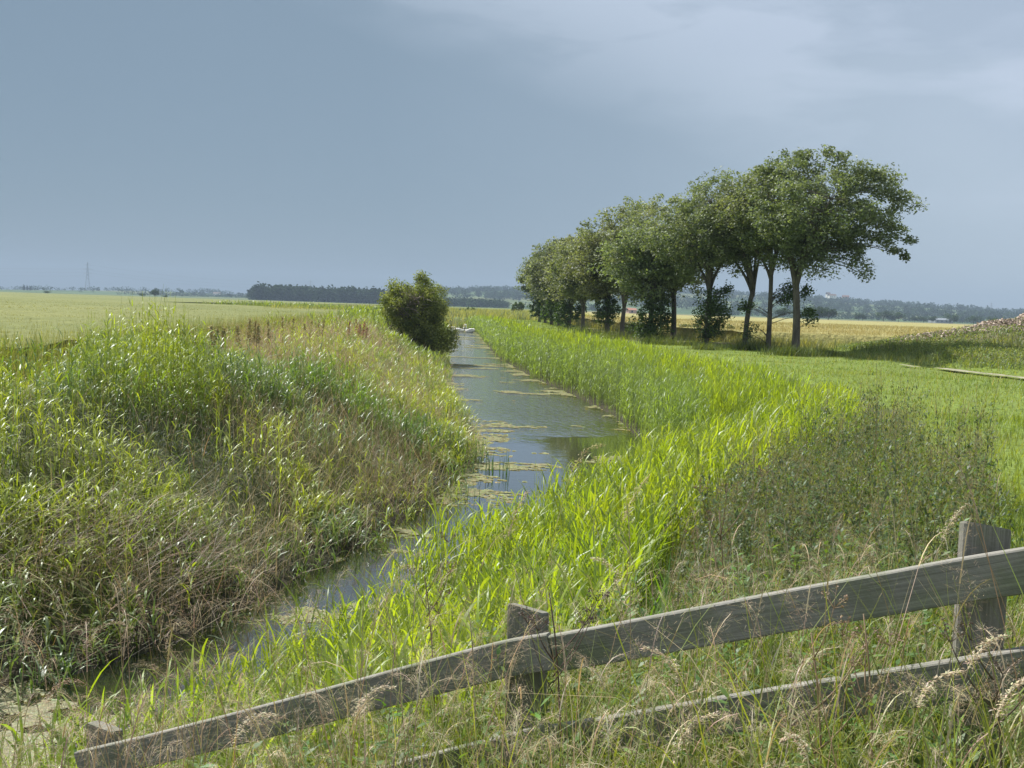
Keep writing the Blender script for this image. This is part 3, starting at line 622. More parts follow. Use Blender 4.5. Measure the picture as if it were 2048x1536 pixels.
# ------------------------------------------------------------------ trees and bushes
def bez(a, b, c, n=6):
    t = np.linspace(0, 1, n)[:, None]; return (1 - t) ** 2 * a + 2 * t * (1 - t) * b + t * t * c
TK = 1.35
def tree(name, base, H, fork, rad, cz, rz_, tr, label, cat='tree', group=None, nclump=150, nleaf=70, leaf=.17, col=(.12, .147, .08), off=(0, 0), lean=(0, 0), seed=0,
         crad=.6, extra=(), shoots=None, nlimb=7, flat=.55, col2=(.26, .28, .20)):
    """tapered trunk, forking limbs, twigs and a crown of separate leaf clumps; coordinates local to the base"""
    rg = np.random.default_rng(seed + 100)
    root = empty(name, base, label, cat, group)
    tb = MB(); cb = MB()
    top = np.array([off[0] * .6 + lean[0], off[1] * .6, H * .86])
    fk = np.array([lean[0] * .7, lean[1] * .7, fork])
    tp = bez(np.array([0, 0, -.15]), np.array([lean[0] * -.3, 0, fork * .5]), fk, 7)
    r_ = .8 * tr * np.array([1.45, 1.08, 1.0, .95, .9, .87, .85]); tb.tube(tp, r_, (0, 0, 0), 9)
    nodes = [tp[-1]]; nrad = [tr * .6]
    for i in range(nlimb):
        a = i / nlimb * 6.28 + rg.uniform(-.4, .4); k = rg.uniform(.45, .8) if i < nlimb - 1 else .1
        end = np.array([off[0] + np.cos(a) * rad * k, off[1] + np.sin(a) * rad * k, cz + rg.uniform(-.15, .6) * rz_])
        st = tp[-1] + np.array([0, 0, -rg.uniform(0, .12) * fork]); mid = st * .45 + end * .55 + np.array([0, 0, -.1 * H * rg.random()]) ; mid = np.array([st[0] * .8 + end[0] * .2, st[1] * .8 + end[1] * .2, st[2] * .45 + end[2] * .55])
        L = bez(st, mid, end, 8); rr = tr * .55 * np.linspace(1, .22, 8); tb.tube(L, rr, (0, 0, 0), 6)
        nodes += list(L[2:]); nrad += list(rr[2:])
    nodes = np.array(nodes); nrad = np.array(nrad)
    # clump centres inside the crown envelope, more of them near its skin
    C_ = []
    while len(C_) < nclump:
        q = rg.normal(0, 1, 3); q /= np.linalg.norm(q); r = rg.random() ** .38
        lum = 1 + .22 * math.sin(3 * math.atan2(q[1], q[0]) + seed) + .12 * math.sin(7 * math.atan2(q[1], q[0]) + 2 * seed + 3 * q[2])
        p = np.array([off[0] + q[0] * r * rad * lum, off[1] + q[1] * r * rad * lum, cz + q[2] * r * rz_ * (1 if q[2] > 0 else flat) * (1 + .1 * math.sin(5 * q[0] + seed))])
        C_.append(p)
    for _ in range(nclump // 8):
        a = rg.random() * 6.28; k = rg.random() ** .6; C_.append(np.array([fk[0] + off[0] * .4 + math.cos(a) * rad * .62 * k, fk[1] + math.sin(a) * rad * .6 * k, cz - rz_ * rg.uniform(.45, .95) + .5 * k]))
    spur = len(C_)
    for _ in range(int(nclump * .55)):              # single sprays that stick out of the crown
        q = rg.normal(0, 1, 3); q /= np.linalg.norm(q); r = rg.uniform(.93, 1.05); lum = 1 + .22 * math.sin(3 * math.atan2(q[1], q[0]) + seed) + .12 * math.sin(7 * math.atan2(q[1], q[0]) + 2 * seed + 3 * q[2])
        C_.append(np.array([off[0] + q[0] * r * rad * lum, off[1] + q[1] * r * rad * lum, cz + q[2] * r * 1.05 * rz_ * (1 if q[2] > 0 else flat)]))
    spur_end = len(C_)
    C_ = np.array(C_ + [np.array(e) for e in extra])
    for p in C_:
        d = np.linalg.norm(nodes - p, axis=1) + .4 * np.abs(nodes[:, 2] - p[2]); j = d.argmin(); a = nodes[j]
        if d[j] > .5: tb.tube(bez(a, (a + p) / 2 + np.array([0, 0, .12 * d[j]]), p, 4), min(nrad[j] * .5, .05) * np.array([1, .7, .45, .2]), (0, 0, 0), 4, cap=False)
    n = len(C_); nleaf = int(nleaf * TK); m = np.repeat(np.arange(n), nleaf); cr = crad * rg.uniform(.5, 1.35, n); cr[spur:spur_end] = crad * rg.uniform(.4, .75, spur_end - spur); keep_ = (m < spur) | (m >= spur_end) | (rg.random(len(m)) < .5); m = m[keep_]
    g3 = rg.normal(0, 1, (len(m), 3)); g3 /= np.linalg.norm(g3, axis=1, keepdims=True); g3 *= (rg.random((len(m), 1)) ** .45)
    st_ = rg.normal(0, 1, (n, 3)); st_[:, 2] = np.abs(st_[:, 2]) * .6; st_ /= np.linalg.norm(st_, axis=1, keepdims=True); g3 = g3 + st_[m] * ((g3 * st_[m]).sum(1, keepdims=True)) * .8
    q = C_[m] + g3 * cr[m][:, None] * np.array([1, 1, .68])
    k = rg.random(n)[:, None]; cc = (np.array(col) * (1 - k) + np.array(col2) * k * .6 + np.array(col) * k * .4) * rg.uniform(.95, 1.35) * np.array([rg.uniform(.94, 1.12), 1, rg.uniform(.85, 1.1)])
    cl_ = cc[m] * np.exp(rg.normal(0, .22, (len(m), 1)))
    cards(cb, q, leaf * .92 * rg.uniform(.6, 1.3, len(m)), cl_, 0, .5, .62)
    tr_o = tb.build('trunk', M_BARK, root); cb.build('crown', M_TREE, root)
    if shoots:
        for (sx_, sy_, sz_, sr, sn) in shoots:
            sb = MB(); g3 = rg.normal(0, 1, (sn, 3)); g3 /= np.linalg.norm(g3, axis=1, keepdims=True) ; g3 *= rg.random((sn, 1)) ** .5
            S_ = np.array([sx_, sy_, sz_]) + g3 * np.array([sr, sr, sr * 1.1]); mm_ = np.repeat(np.arange(len(S_)), 30)
            for p in S_[::3]: sb.tube(bez(np.array([0, 0, max(.1, p[2] - .5)]), (p * .5 + np.array([0, 0, p[2] * .5])), p, 4), np.array([.02, .014, .01, .005]), (.04, .035, .025), 4, cap=False, mi=1)
            q = S_[mm_] + rg.normal(0, 1, (len(mm_), 3)) * .13
            cards(sb, q, leaf * .85 * rg.uniform(.6, 1.3, len(mm_)), np.array([.065, .105, .03]) * np.exp(rg.normal(0, .25, (len(mm_), 1))), 0, .5, .62)
            sb.build('leafy_shoot', [M_TREE, M_BARK], root)
    return root

def G(px, py, z=0.0):
    q = at(px, py, z); return np.array([q.x, q.y, float(gz(np.array([q.x]), np.array([q.y]))[0])])
row = 'row of trees along the riverside walk'
TB = G(1590, 706)
br = []                                                    # long branches reaching out to the right
for (x0, z0, x1, z1) in ((2.2, 7.6, 4.9, 6.9), (2.4, 6.3, 4.7, 5.3), (2.0, 5.6, 4.6, 4.6), (1.5, 5.2, 2.9, 3.7), (2.0, 8.1, 3.9, 7.9)):
    for i, t in enumerate(np.linspace(0, 1, 8)): br.append((x0 + (x1 - x0) * t, -.8 + .5 * math.sin(i + x0), z0 + (z1 - z0) * t + .25 * math.sin(t * 3)))
for i in range(4): br.append((-.3 + .12 * i, 0, 8.6 + .2 * i))
for i in range(4): br.append((-2.2 + .3 * i, 0, 8.2 + .15 * i))
tree('oak_tree', TB, 9.6, 3.2, 3.5, 6.3, 2.9, .22, 'nearest and tallest tree of the row, its wide crown reaching out to the right', group=row, off=(.45, 0), lean=(-.2, 0),
     nclump=190, nleaf=120, leaf=.15, seed=1, crad=.5, extra=br, shoots=[(.45, -.1, 1.6, .3, 6)])
T2 = G(1536, 700)
tree('oak_tree', T2, 8.7, 3.7, 2.7, 6.4, 2.1, .15, 'slender trunk just left of the nearest tree, with leafy shoots halfway up', group=row, off=(-.3, .4), lean=(-.05, 0), nclump=110, nleaf=100, leaf=.16, seed=2,
     shoots=[(.8, 0, 2.7, .55, 26), (1.9, 0, 1.9, .3, 9), (-1.2, 0, 2.1, .35, 10), (1.7, -.1, 3.0, .35, 8), (-.9, 0, .8, .4, 8)])
T3 = G(1491, 696)
tree('oak_tree', T3, 8.9, 3.0, 3.1, 6.1, 2.6, .17, 'crooked bare trunk that forks low, third tree from the right of the row', group=row, off=(-.8, .3), lean=(.35, 0), nclump=125, nleaf=100, leaf=.15, seed=3, crad=.52)
T4 = G(1412, 692)
tree('oak_tree', T4, 8.3, 3.0, 3.1, 5.7, 2.6, .17, 'tree whose trunk is wrapped in a dark bush of shoots', group=row, off=(-.2, .3), lean=(.1, 0), nclump=125, nleaf=95, leaf=.155, seed=4, crad=.52,
     shoots=[(.25, -.1, 1.9, 1.0, 90), (.1, -.1, 1.0, .75, 40), (1.0, -.1, 3.0, .35, 8)])
spots = [(1346, 684, 8.3, 'bare trunk right of the low leafy thicket, in the middle of the row', None),
         (1300, 683, 7.2, 'tree rising out of a low leafy thicket', [(0, -.3, 1.0, 1.15, 90), (.5, 0, 2.1, .9, 36)]),
         (1244, 672, 9.3, 'tree with a dark clean trunk and the highest crown in the middle of the row', None),
         (1214, 669, 7.7, 'leafy trunk just left of the clean trunk in mid row', [(0, 0, 1.6, 1.0, 60)]),
         (1165, 662, 8.0, 'tree with a short pale trunk left of the leafy trunks', None),
         (1138, 657, 8.2, 'tree hung with leaves down to the grass left of the short pale trunk', [(0, 0, 1.4, 1.4, 80)]),
         (1118, 652, 8.4, 'tree with a thin trunk beside the pale gap in the far part of the row', [(-.5, 0, 1.8, 1.2, 40)]),
         (1103, 649, 8.5, 'third tree from the far end of the row, leafy to the ground', [(0, 0, 1.7, 1.3, 90)]),
         (1090, 646, 8.5, 'second tree from the far end of the row', [(0, 0, 1.7, 1.2, 80)]),
         (1079, 644, 8.6, 'last tree at the far left end of the row, leafy to the ground', [(0, 0, 1.7, 1.3, 90)])]
for i, (px, py, H, lab, sh) in enumerate(spots):
    b = G(px, py); dist = b[1]
    lo = 1.9 if i > 1 else 2.6
    tree('oak_tree', b, H, lo, [2.9, 2.5, 2.8, 2.4, 2.8, 2.7, 2.5, 2.3, 2.2, 2.0][i], H * .60, H * .35, .20, lab, group=row, off=((i % 3 - 1) * .4, 0), lean=(.1 * (i % 3 - 1), 0), nclump=[125, 110, 125, 110, 125, 120, 110, 100, 90, 80][i], nleaf=int(80 - 2 * i), leaf=.18 + .012 * i,
         seed=10 + i, crad=.62 + .02 * i, shoots=sh, flat=.75 if i > 1 else .6)
# rough tufts at the feet of the near trees
mb = MB()
for (px, py, rx, n, h) in ((1590, 712, 1.3, 900, .30), (1645, 712, .7, 500, .28), (1500, 700, 1.0, 400, .35), (1412, 700, .9, 400, .25), (1325, 690, 2.0, 700, .4), (1230, 678, 2.5, 600, .4), (1165, 668, 3, 500, .45), (1260, 655, 3, 500, .5)):
    b = G(px, py); q = b + rng.normal(0, 1, (n, 3)) * np.array([rx * .5, rx * .3, 0]); grass(mb, q, h * 1.4, .02, (.05, .085, .02), (.13, .17, .04), 2)
tag(mb.build('tree_foot_grass', M_GRASS), 'rough dark tufts of grass round the feet of the trees', 'grass', None, 'stuff')

def bush(base, rx, ry, h, label, nclump, nleaf, leaf, seed, col, col2, parts, group=None, bare=False, name='bush'):
    rg = np.random.default_rng(seed); root = empty(name, base, label, 'bush', group); cb = MB(); tb = MB(); C_ = []
    for (ox, oy, oz, ax, ay, az_, k) in parts:
        for _ in range(int(nclump * k)):
            q = rg.normal(0, 1, 3); q /= np.linalg.norm(q); r = rg.random() ** .4
            C_.append((ox + q[0] * r * ax, oy + q[1] * r * ay, max(.1, oz + q[2] * r * az_)))
    C_ = np.array(C_)
    for i in range(len(C_)):
        if i % 3 == 0:
            p = C_[i]; a = np.array([p[0] * .12, p[1] * .12, 0]); tb.tube(bez(a, np.array([p[0] * .3, p[1] * .3, p[2] * .6]), p, 5), np.array([.07, .05, .035, .02, .01]), (0, 0, 0), 5, cap=False)
    m = np.repeat(np.arange(len(C_)), nleaf); cr = rg.uniform(.25, .5, len(C_)) * (rx / 2.2)
    g3 = rg.normal(0, 1, (len(m), 3)); g3 /= np.linalg.norm(g3, axis=1, keepdims=True); g3 *= rg.random((len(m), 1)) ** .45
    k = rg.random(len(C_))[:, None]; cc = np.array(col) * (1 - k) + np.array(col2) * k
    cards(cb, C_[m] + g3 * cr[m][:, None], leaf * rg.uniform(.6, 1.3, len(m)), cc[m] * np.exp(rg.normal(0, .2, (len(m), 1))), 0, .4, .6)
    tb.build('trunk', M_BARK, root); cb.build('crown', M_TREE, root)
    if bare:
        db = MB()
        for i in range(70):
            a = np.array([rg.uniform(-.5, .6), -1.0 + rg.uniform(-.3, .2), rg.uniform(1.6, 3.0)]); b = a + np.array([rg.uniform(-.9, .9), rg.uniform(-.9, -.5), rg.uniform(-.2, .9)])
            db.tube(bez(a, (a + b) / 2 + np.array([0, 0, .2]), b, 5), np.array([.02, .016, .012, .008, .005]), (.24, .21, .18), 4, cap=False)
        db.build('dead_twigs', M_DRY, root)
    return root
bb = np.array([-5.6, 56.5, -.9])
bush(bb, 2.2, 2, 4.4, 'big round hawthorn bush overhanging the left edge of the river, dead twigs in its middle', 330, 100, .11, 5, (.12, .15, .04), (.30, .32, .08),
     [(-.95, 0, 2.6, 1.15, 1.5, 1.25, .34), (.65, .1, 2.7, 1.1, 1.5, 1.2, .32), (-.1, -.2, 2.2, 1.5, 1.5, 1.5, .3), (.1, 0, 1.4, 1.7, 1.6, 1.2, .36), (1.25, 0, .6, 1.25, 1.3, .75, .24), (.35, 0, 3.85, .3, .3, .4, .03)], bare=True)
p = G(1036, 630); bush(p, 1.7, 1.5, 3.2, 'small rounded bush standing alone left of the far end of the tree row', 70, 60, .24, 6, (.05, .08, .025), (.09, .13, .035), [(0, 0, 1.5, 1.5, 1.3, 1.6, 1)])
for i, (px, d, r, lab) in enumerate(((1085 - 150, 190, 1.2, 'low grey green bush on the bank beyond the river bend'),)):
    p = np.array([far(px, 612, d).x, d, -.1]); bush(p, 2, 1, 1.5, lab, 40, 50, .3, 7 + i, (.07, .10, .04), (.10, .14, .05), [(0, 0, .6, 2.2, 1, .8, 1)])
for i, (px, py, r, lab) in enumerate(((1445, 668, 1.2, 'low round shrub in the verge between the bushy tree and the crooked trunk'), (1380, 664, 1.0, 'low shrub in the verge right of the bare mid row trunk'), (1268, 660, .9, 'small dark shrub in the verge at the mid row gap'))):
    q = at(px, py + 10, 0.0); q = np.array([q.x, q.y, -.05]); bush(q, 1.2, 1, 1.2, lab, 40, 60, .13, 30 + i, (.05, .08, .03), (.11, .14, .055), [(0, 0, .45, r, r * .8, .5, 1)], 'shrubs in the verge')

# ------------------------------------------------------------------ spoil heap with rubble and weeds (right)
mb = MB(); n = 20000; x = rng.uniform(18.2, 33, n); y = rng.uniform(41, 54, n); h = mound(x, y)
ridge = y > 47.7 + .9 * np.sin(x * .5) + 1.2 * (fbm(x, y, .9, 96) - .5)
crest = ridge & (h > .3) & (h > np.interp(x, [18, 20, 24, 25.5, 28], [.2, .45, .95, 1.1, 1.4]) + .9 * (fbm(x, y, 1.3, 91) - .3)) | ((x > 24.5) & (h > 1.2) & (fbm(x, y, .9, 97) > .52))
x, y, h = x[crest], y[crest], h[crest]; z = gz(x, y) + h
for i in range(len(x)):
    s = random.uniform(.035, .11) * (1.5 if random.random() < .06 else 1); c = random.choice([(.40, .32, .26), (.46, .38, .32), (.42, .34, .28), (.27, .21, .165), (.48, .41, .35), (.24, .19, .14), (.20, .16, .11)])
    a, b_, c_ = [random.uniform(0, 6.28) for _ in range(3)]; rot = Matrix.Rotation(a, 3, 'X') @ Matrix.Rotation(b_, 3, 'Y') @ Matrix.Rotation(c_, 3, 'Z')
    mb.box((x[i], y[i], z[i] + s * .2 + random.uniform(0, .1)), (s * random.uniform(1, 2), s * random.uniform(.7, 1.4), s * .7), c, rot, taper=random.uniform(.5, 1))
tag(mb.build('rubble', M_TINT), 'pinkish broken rubble along the crest of the spoil heap', 'rubble', None, 'stuff')
mb = MB()
def m_mound(x, y, d, s):
    h = mound(x, y); bare = (y > 48.6 + .9 * np.sin(x * .5)) & (h > .5 + .9 * (fbm(x, y, 1.3, 91) - .3))
    return (h > .06) & (~bare | (rng.random(x.shape) < .2))
p, d = scat(60, 32, 56, m_mound); grass(mb, p, .30, .04, (.11, .17, .05), (.22, .27, .10), 2, bend=(.5, 1.8), lean=.5, ns=1.6)
p, d = scat(50, 30, 47, lambda x, y, d, s: (x > 14.6 + .0 * y) & (x > 15.6 - (y - 38) * .4) & (mound(x, y) < .6) & (y > 32) & (y > 36 - (x - 17) * .1)); grass(mb, p, .34, .035, (.13, .19, .055), (.26, .30, .12), 2, bend=(.5, 1.8), lean=.5, ns=1.2)
p, d = scat(24, 34, 46, lambda x, y, d, s: (x > 20) & (fbm(x, y, 3, 95) > .5)); grass(mb, p, .7, .04, (.16, .2, .1), (.28, .3, .18), 2)
p2, d = scat(120, 32, 56, m_mound); p2[:, 2] += rng.uniform(.05, .28, len(p2)); cards(mb, p2, .08, jit((.12, .17, .06), len(p2), .3))
tag(mb.build('spoil_heap_weeds', M_GRASS), 'green weeds covering the spoil heap beside the track', 'weeds', None, 'stuff')

# ------------------------------------------------------------------ fence
fr_ = empty('wooden_fence', (0.05, 3.4, -.4), 'weathered grey post and rail fence sloping down to the river across the foreground', 'fence')
def fpost(px0, px1, pytop, d, zb):
    tl = far((px0 + px1) / 2, pytop, d); w = (px1 - px0) / 2000 * d * 1.0
    return np.array([tl.x, tl.y, tl.z]), w, zb
posts = [fpost(1926, 2015, 1051, 2.85, -.1), fpost(1018, 1096, 1216, 3.42, -.6), fpost(176, 243, 1452, 4.15, -1.35)]
org = np.array([0.05, 3.4, -.4])
dirf = (posts[0][0] - posts[1][0]); yaw = math.atan2(dirf[1], dirf[0])
for (tpp, w, zb) in posts:
    b = MB(); H = tpp[2] - zb; o_ = tpp - org
    rot = Matrix.Rotation(yaw * (.55 if tpp[0] > 1 else .9), 3, 'Z'); hw = w / 2; hd = w * .27; ch = .006
    prof = [(-hw + ch, -hd), (hw - ch, -hd), (hw, -hd + ch), (hw, hd - ch), (hw - ch, hd), (-hw + ch, hd), (-hw, hd - ch), (-hw, -hd + ch)]
    zs = [-H, -H * .5, -.15, -ch, 0]; V = []
    for j, zz in enumerate(zs):
        for (qx, qy) in prof:
            kk = .96 if j == 4 else 1; lean_ = -.004 * zz; top = (0.008 * qx / hw * -1 if j >= 3 else 0)
            V.append(Vector((qx * kk + lean_, qy * kk, zz + top + (-.008 * qy / hd if j >= 3 else 0))))
    V = [rot @ v_ for v_ in V]; f = []
    for j in range(4):
        for i in range(8): f.append((j * 8 + i, j * 8 + (i + 1) % 8, (j + 1) * 8 + (i + 1) % 8, (j + 1) * 8 + i))
    t0 = 32; f += [(t0, t0 + 1, t0 + 2, t0 + 3), (t0, t0 + 3, t0 + 4, t0 + 7), (t0 + 4, t0 + 5, t0 + 6, t0 + 7)]
    b.add(np.array([tuple(v_) for v_ in V]) + o_, f, (0, 0, 0), 0, False); b.build('post', M_POST, fr_)
def rail(pts, hgt, thick, label=None):
    """pts: list of (pixel x, pixel y of the top edge, distance); board follows them"""
    P = np.array([tuple(far(*q)) for q in pts]); s = np.concatenate([[0], np.cumsum(np.linalg.norm(np.diff(P, axis=0), axis=1))])
    m = 60; t = np.linspace(0, s[-1], m); C = np.stack([np.interp(t, s, P[:, i]) for i in range(3)], 1)
    kk = np.array([1, 2, 3, 2, 1.]) / 9
    for i in range(3): C[2:-2, i] = np.convolve(C[:, i], kk, 'valid')
    C[:, 2] += .002 * np.sin(t * 4)
    T = np.gradient(C, axis=0); T /= np.linalg.norm(T, axis=1, keepdims=True); Z = np.array([0, 0, 1.0])
    Nn = np.cross(T, Z); Nn /= np.linalg.norm(Nn, axis=1, keepdims=True); U = np.cross(Nn, T)
    # board: local x along the board so that the grain runs its length
    ang = math.atan2(C[-1, 1] - C[0, 1], C[-1, 0] - C[0, 0]); b = MB(); V = []; e = .004
    for c, nn, uu in zip(C, Nn, U):
        for (a, h_) in ((0, -e), (e, 0), (thick - e, 0), (thick, -e), (thick, -hgt + e), (thick - e, -hgt), (e, -hgt), (0, -hgt + e)): V.append(c - nn * a + uu * h_)
    V = np.array(V) - org; f = []
    for j in range(m - 1):
        for i in range(8): f.append((j * 8 + i, (j + 1) * 8 + i, (j + 1) * 8 + (i + 1) % 8, j * 8 + (i + 1) % 8))
    for t0 in (0, (m - 1) * 8): f += [(t0, t0 + 1, t0 + 2, t0 + 3), (t0, t0 + 3, t0 + 4, t0 + 7), (t0 + 4, t0 + 5, t0 + 6, t0 + 7)]
    cen = C.mean(0) - org; pitch = -math.asin((C[-1, 2] - C[0, 2]) / np.linalg.norm(C[-1] - C[0]))
    rot = Matrix.Rotation(ang, 3, 'Z') @ Matrix.Rotation(pitch, 3, 'Y'); ri = np.array(rot.inverted())
    b.add((V - cen) @ ri.T, f, (0, 0, 0), 0, False); o = b.build('rail', M_WOOD, fr_); o.location = cen; o.rotation_euler = rot.to_euler(); return o
dp = lambda px: float(1 / np.interp(px, [210, 1055, 1970], [1 / 4.05, 1 / 3.34, 1 / 2.77])) if 210 < px < 1970 else float(1 / (1 / 2.77 + (px - 1970) * 6.7e-5) if px > 1000 else 1 / (1 / 4.05 + (px - 210) * 6.2e-5))
rail([(q, w, dp(q)) for q, w in ((3400, 853), (2500, 1012), (2048, 1092), (1925, 1112), (1743, 1148), (1560, 1181), (1397, 1212), (1230, 1243), (1104, 1266))], .122, .036)
rail([(q, w, dp(q)) for q, w in ((1100, 1263), (1018, 1277), (760, 1345), (300, 1468), (160, 1500))], .122, .036)
rail([(q, w, dp(q)) for q, w in ((3400, 1036), (2500, 1205), (2048, 1290), (1925, 1312), (1480, 1384), (1240, 1424), (1104, 1446))], .118, .036)
rail([(q, w, dp(q)) for q, w in ((1100, 1442), (1010, 1468), (745, 1535), (300, 1665))], .118, .036)

# ------------------------------------------------------------------ separate plants
def dock(base, h, label, group='reddish dock spires', col=(.22, .10, .045), n=1, name='dock_plant'):
    root = empty(name, base, label, 'plant', group)
    for i in range(n):
        b = MB(); sb = MB(); a = rng.random() * 6.28; hh = h * rng.uniform(.8, 1.1); p0 = np.array([[rng.normal(0, .16), rng.normal(0, .12), 0]])
        cl = ribbons(sb, p0, a, hh, .02, .05, .08, 4, np.array([.14, .08, .04]), 'stem')
        t = rng.uniform(.5, 1, 150) * 4; i0 = np.minimum(t.astype(int), 3); f_ = (t - i0)[:, None]
        q = cl[0, i0] * (1 - f_) + cl[0, i0 + 1] * f_ + rng.normal(0, 1, (150, 3)) * np.array([.06, .06, .012]) * (1.3 - t / 4)[:, None]
        cards(b, q, .05, jit(col, 150, .25), 0)
        sb.build('stem', M_DRY, root); b.build('flower_spike', M_DRY, root)
    return root
whr = ['leftmost, standing over the green reed clump', 'just right of the leftmost one', 'behind the green wheat edge', 'near the top of the buff grass', 'a thick cluster left of centre', 'right of the thick cluster', 'thin and lone among buff grass', 'dark and straight on the bank skyline', 'low one before the wheat', 'tallest of those before the wheat', 'left of the redder ones', 'redder, nearest the hawthorn bush']
for i, (px, py, d) in enumerate(((405, 632, 22), (418, 636, 22), (445, 628, 24), (470, 634, 24), (498, 622, 26), (512, 622, 26), (540, 630, 28), (580, 626, 30), (612, 630, 32), (640, 628, 33), (700, 632, 38), (722, 620, 40))):
    q = far(px, py, d); z0 = float(gz(np.array([q.x]), np.array([q.y]))[0]); h = min(1.15, max(.75, q.z - z0 - .2))
    dock((q.x, q.y, z0), h, 'rusty brown dock spire on the left bank skyline, ' + whr[i], col=(.34, .20, .12) if i > 9 else (.30, .27, .12), n=5 if i in (4, 11) else 2)
def stalk_plant(px, py, d, h, label, col=(.30, .22, .14)):
    """dead umbellifer: forked stem with umbels of rays"""
    q = far(px, py, d); z0 = q.z - h; root = empty('dead_umbellifer', (q.x, q.y, z0), label, 'plant', 'dead umbellifers in the foreground'); sb = MB(); ub = MB()
    top = np.array([0, 0, h])
    sb.tube(bez(np.array([.06, .02, -.3]), np.array([.07, 0, h * .5]), top * np.array([1, 1, .93]), 7), np.linspace(.0045, .002, 7), col, 5)
    for i in range(5):
        z_ = h * rng.uniform(.45, .85); a = rng.random() * 6.28; L = h * rng.uniform(.12, .25); s0 = np.array([.05 * (1 - z_ / h), 0, z_]); e_ = s0 + np.array([math.cos(a) * L * .7, math.sin(a) * L * .5, L])
        sb.tube(bez(s0, s0 * .5 + e_ * .5 + np.array([math.cos(a), math.sin(a), 0]) * L * .15, e_, 5), np.linspace(.0025, .0012, 5), col, 4)
        ub = MB()
        for j in range(9):
            b_ = rng.random() * 6.28; e2 = e_ + np.array([math.cos(b_) * .03, math.sin(b_) * .03, .035 * rng.random() + .012]); ub.tube([e_, (e_ + e2) / 2, e2], [.0009, .0008, .0007], col, 3, cap=False)
            cards(ub, e2 + rng.normal(0, .004, (6, 3)), .008, jit(np.array(col) * .8, 6))
        ub.build('umbel', M_DRY, root)
    sb.build('stem', M_DRY, root)
stalk_plant(1625, 1225, 2.45, .75, 'brown forked dead umbellifer standing before the top rail between the two right posts')
stalk_plant(1730, 1185, 2.5, .8, 'buff dead umbellifer with spread tips crossing the top rail left of the big post')
stalk_plant(1100, 1150, 3.0, .8, 'dark seeded stem beside the middle fence post', (.12, .08, .07))
stalk_plant(850, 1120, 3.9, .9, 'thin brown branching stem rising over the reeds left of the middle post', (.2, .14, .09))
stalk_plant(1985, 1280, 2.2, .6, 'dark dry flower head in front of the big right post', (.13, .1, .07))
stalk_plant(1440, 985, 4.2, 1.1, 'tall thin brown stem over the reeds right of the middle post', (.24, .17, .1))
def plume_plant(px, py, d, h, label, col, size=.2, droop=1.6, azim=0.0, nsp=210):
    q = far(px, py, d); root = empty('tall_grass', (q.x, q.y, q.z - h), label, 'grass stalk', 'tall seeding grass stalks in the foreground'); b = MB(); s_ = MB()
    cl = ribbons(s_, np.zeros((1, 3)), azim, h, .005, .06, .2, 6, np.array(col) * .8, 'stem'); 
    c2 = ribbons(s_, cl[:, -1], azim, size, .004, .4, droop, 6, np.array(col), 'stem')
    t = rng.random(nsp) * 6; i0 = np.minimum(t.astype(int), 5); f_ = (t - i0)[:, None]; qq = c2[0, i0] * (1 - f_) + c2[0, i0 + 1] * f_ + rng.normal(0, 1, (nsp, 3)) * size * .05 * (1.25 - t / 6.5)[:, None]
    ribbons(b, qq, azim + rng.normal(0, .6, nsp), rng.uniform(.007, .015, nsp), .0034, rng.uniform(.8, 1.7, nsp), .7, 2, jit(col, nsp, .2), 'oval')
    s_.build('stem', M_DRY, root); b.build('seed_head', M_DRY, root)
PC = (.44, .38, .26)
for (px, py, d, h, az_, sz, dr, lab, c) in (
    (1760, 1405, 2.0, .6, .1, .12, 1.3, 'pale arching seed head before the lower rail near the big post', PC),
    (1850, 1330, 2.05, .7, .1, .11, 1.2, 'pale drooping seed head crossing the lower rail left of the big post', PC),
    (1930, 1440, 1.9, .6, .4, .11, 1.2, 'pale seed head at the foot of the big post', PC),
    (1660, 1490, 2.1, .5, -2.6, .10, 1.7, 'pale drooping seed head near the lower right foreground', PC),
    (1290, 1510, 2.3, .55, .3, .15, 1.3, 'buff seed head leaning right below the middle post', PC),
    (1440, 1360, 2.4, .7, 3.0, .13, 1.4, 'pale seed head under the top rail right of the middle post', PC),
    (960, 1080, 3.6, 1.2, .9, .2, .6, 'straight brown seed head rising before the river above the rail', (.3, .22, .12)),
    (1060, 940, 4.2, 1.3, .2, .2, 1.2, 'thin buff seed head silhouetted on the water', (.42, .34, .17)),
    (1180, 1040, 3.7, 1.1, .5, .2, .5, 'slim leaning seed head over the bright reeds at centre', (.4, .32, .18)),
    (120, 1300, 4.1, .7, .5, .2, 1.7, 'brown drooping plume at the lower left over the duckweed', (.24, .16, .09)),
    (40, 1410, 3.9, .6, .2, .2, 1.7, 'brown plume at the lower left corner', (.26, .17, .1)),
    (330, 1250, 4.2, .9, 2.6, .2, .5, 'upright brown seed head left of the rail end', (.26, .18, .1)),
    (640, 1430, 2.9, .7, .2, .16, 1.5, 'pale curling seed head on the rail left of the middle post', PC),
    (400, 1480, 2.9, .7, .1, .16, 1.5, 'buff seed head over the left end of the rail', PC),
    (1330, 1180, 3.0, .95, 2.8, .14, 1.3, 'pale tuft above the top rail right of the middle post', PC),
    (1800, 1065, 3.2, 1.0, .0, .14, .5, 'buff seed head over the mugwort left of the big post', PC)):
    plume_plant(px, py, d, h, lab, c, sz, dr, az_)
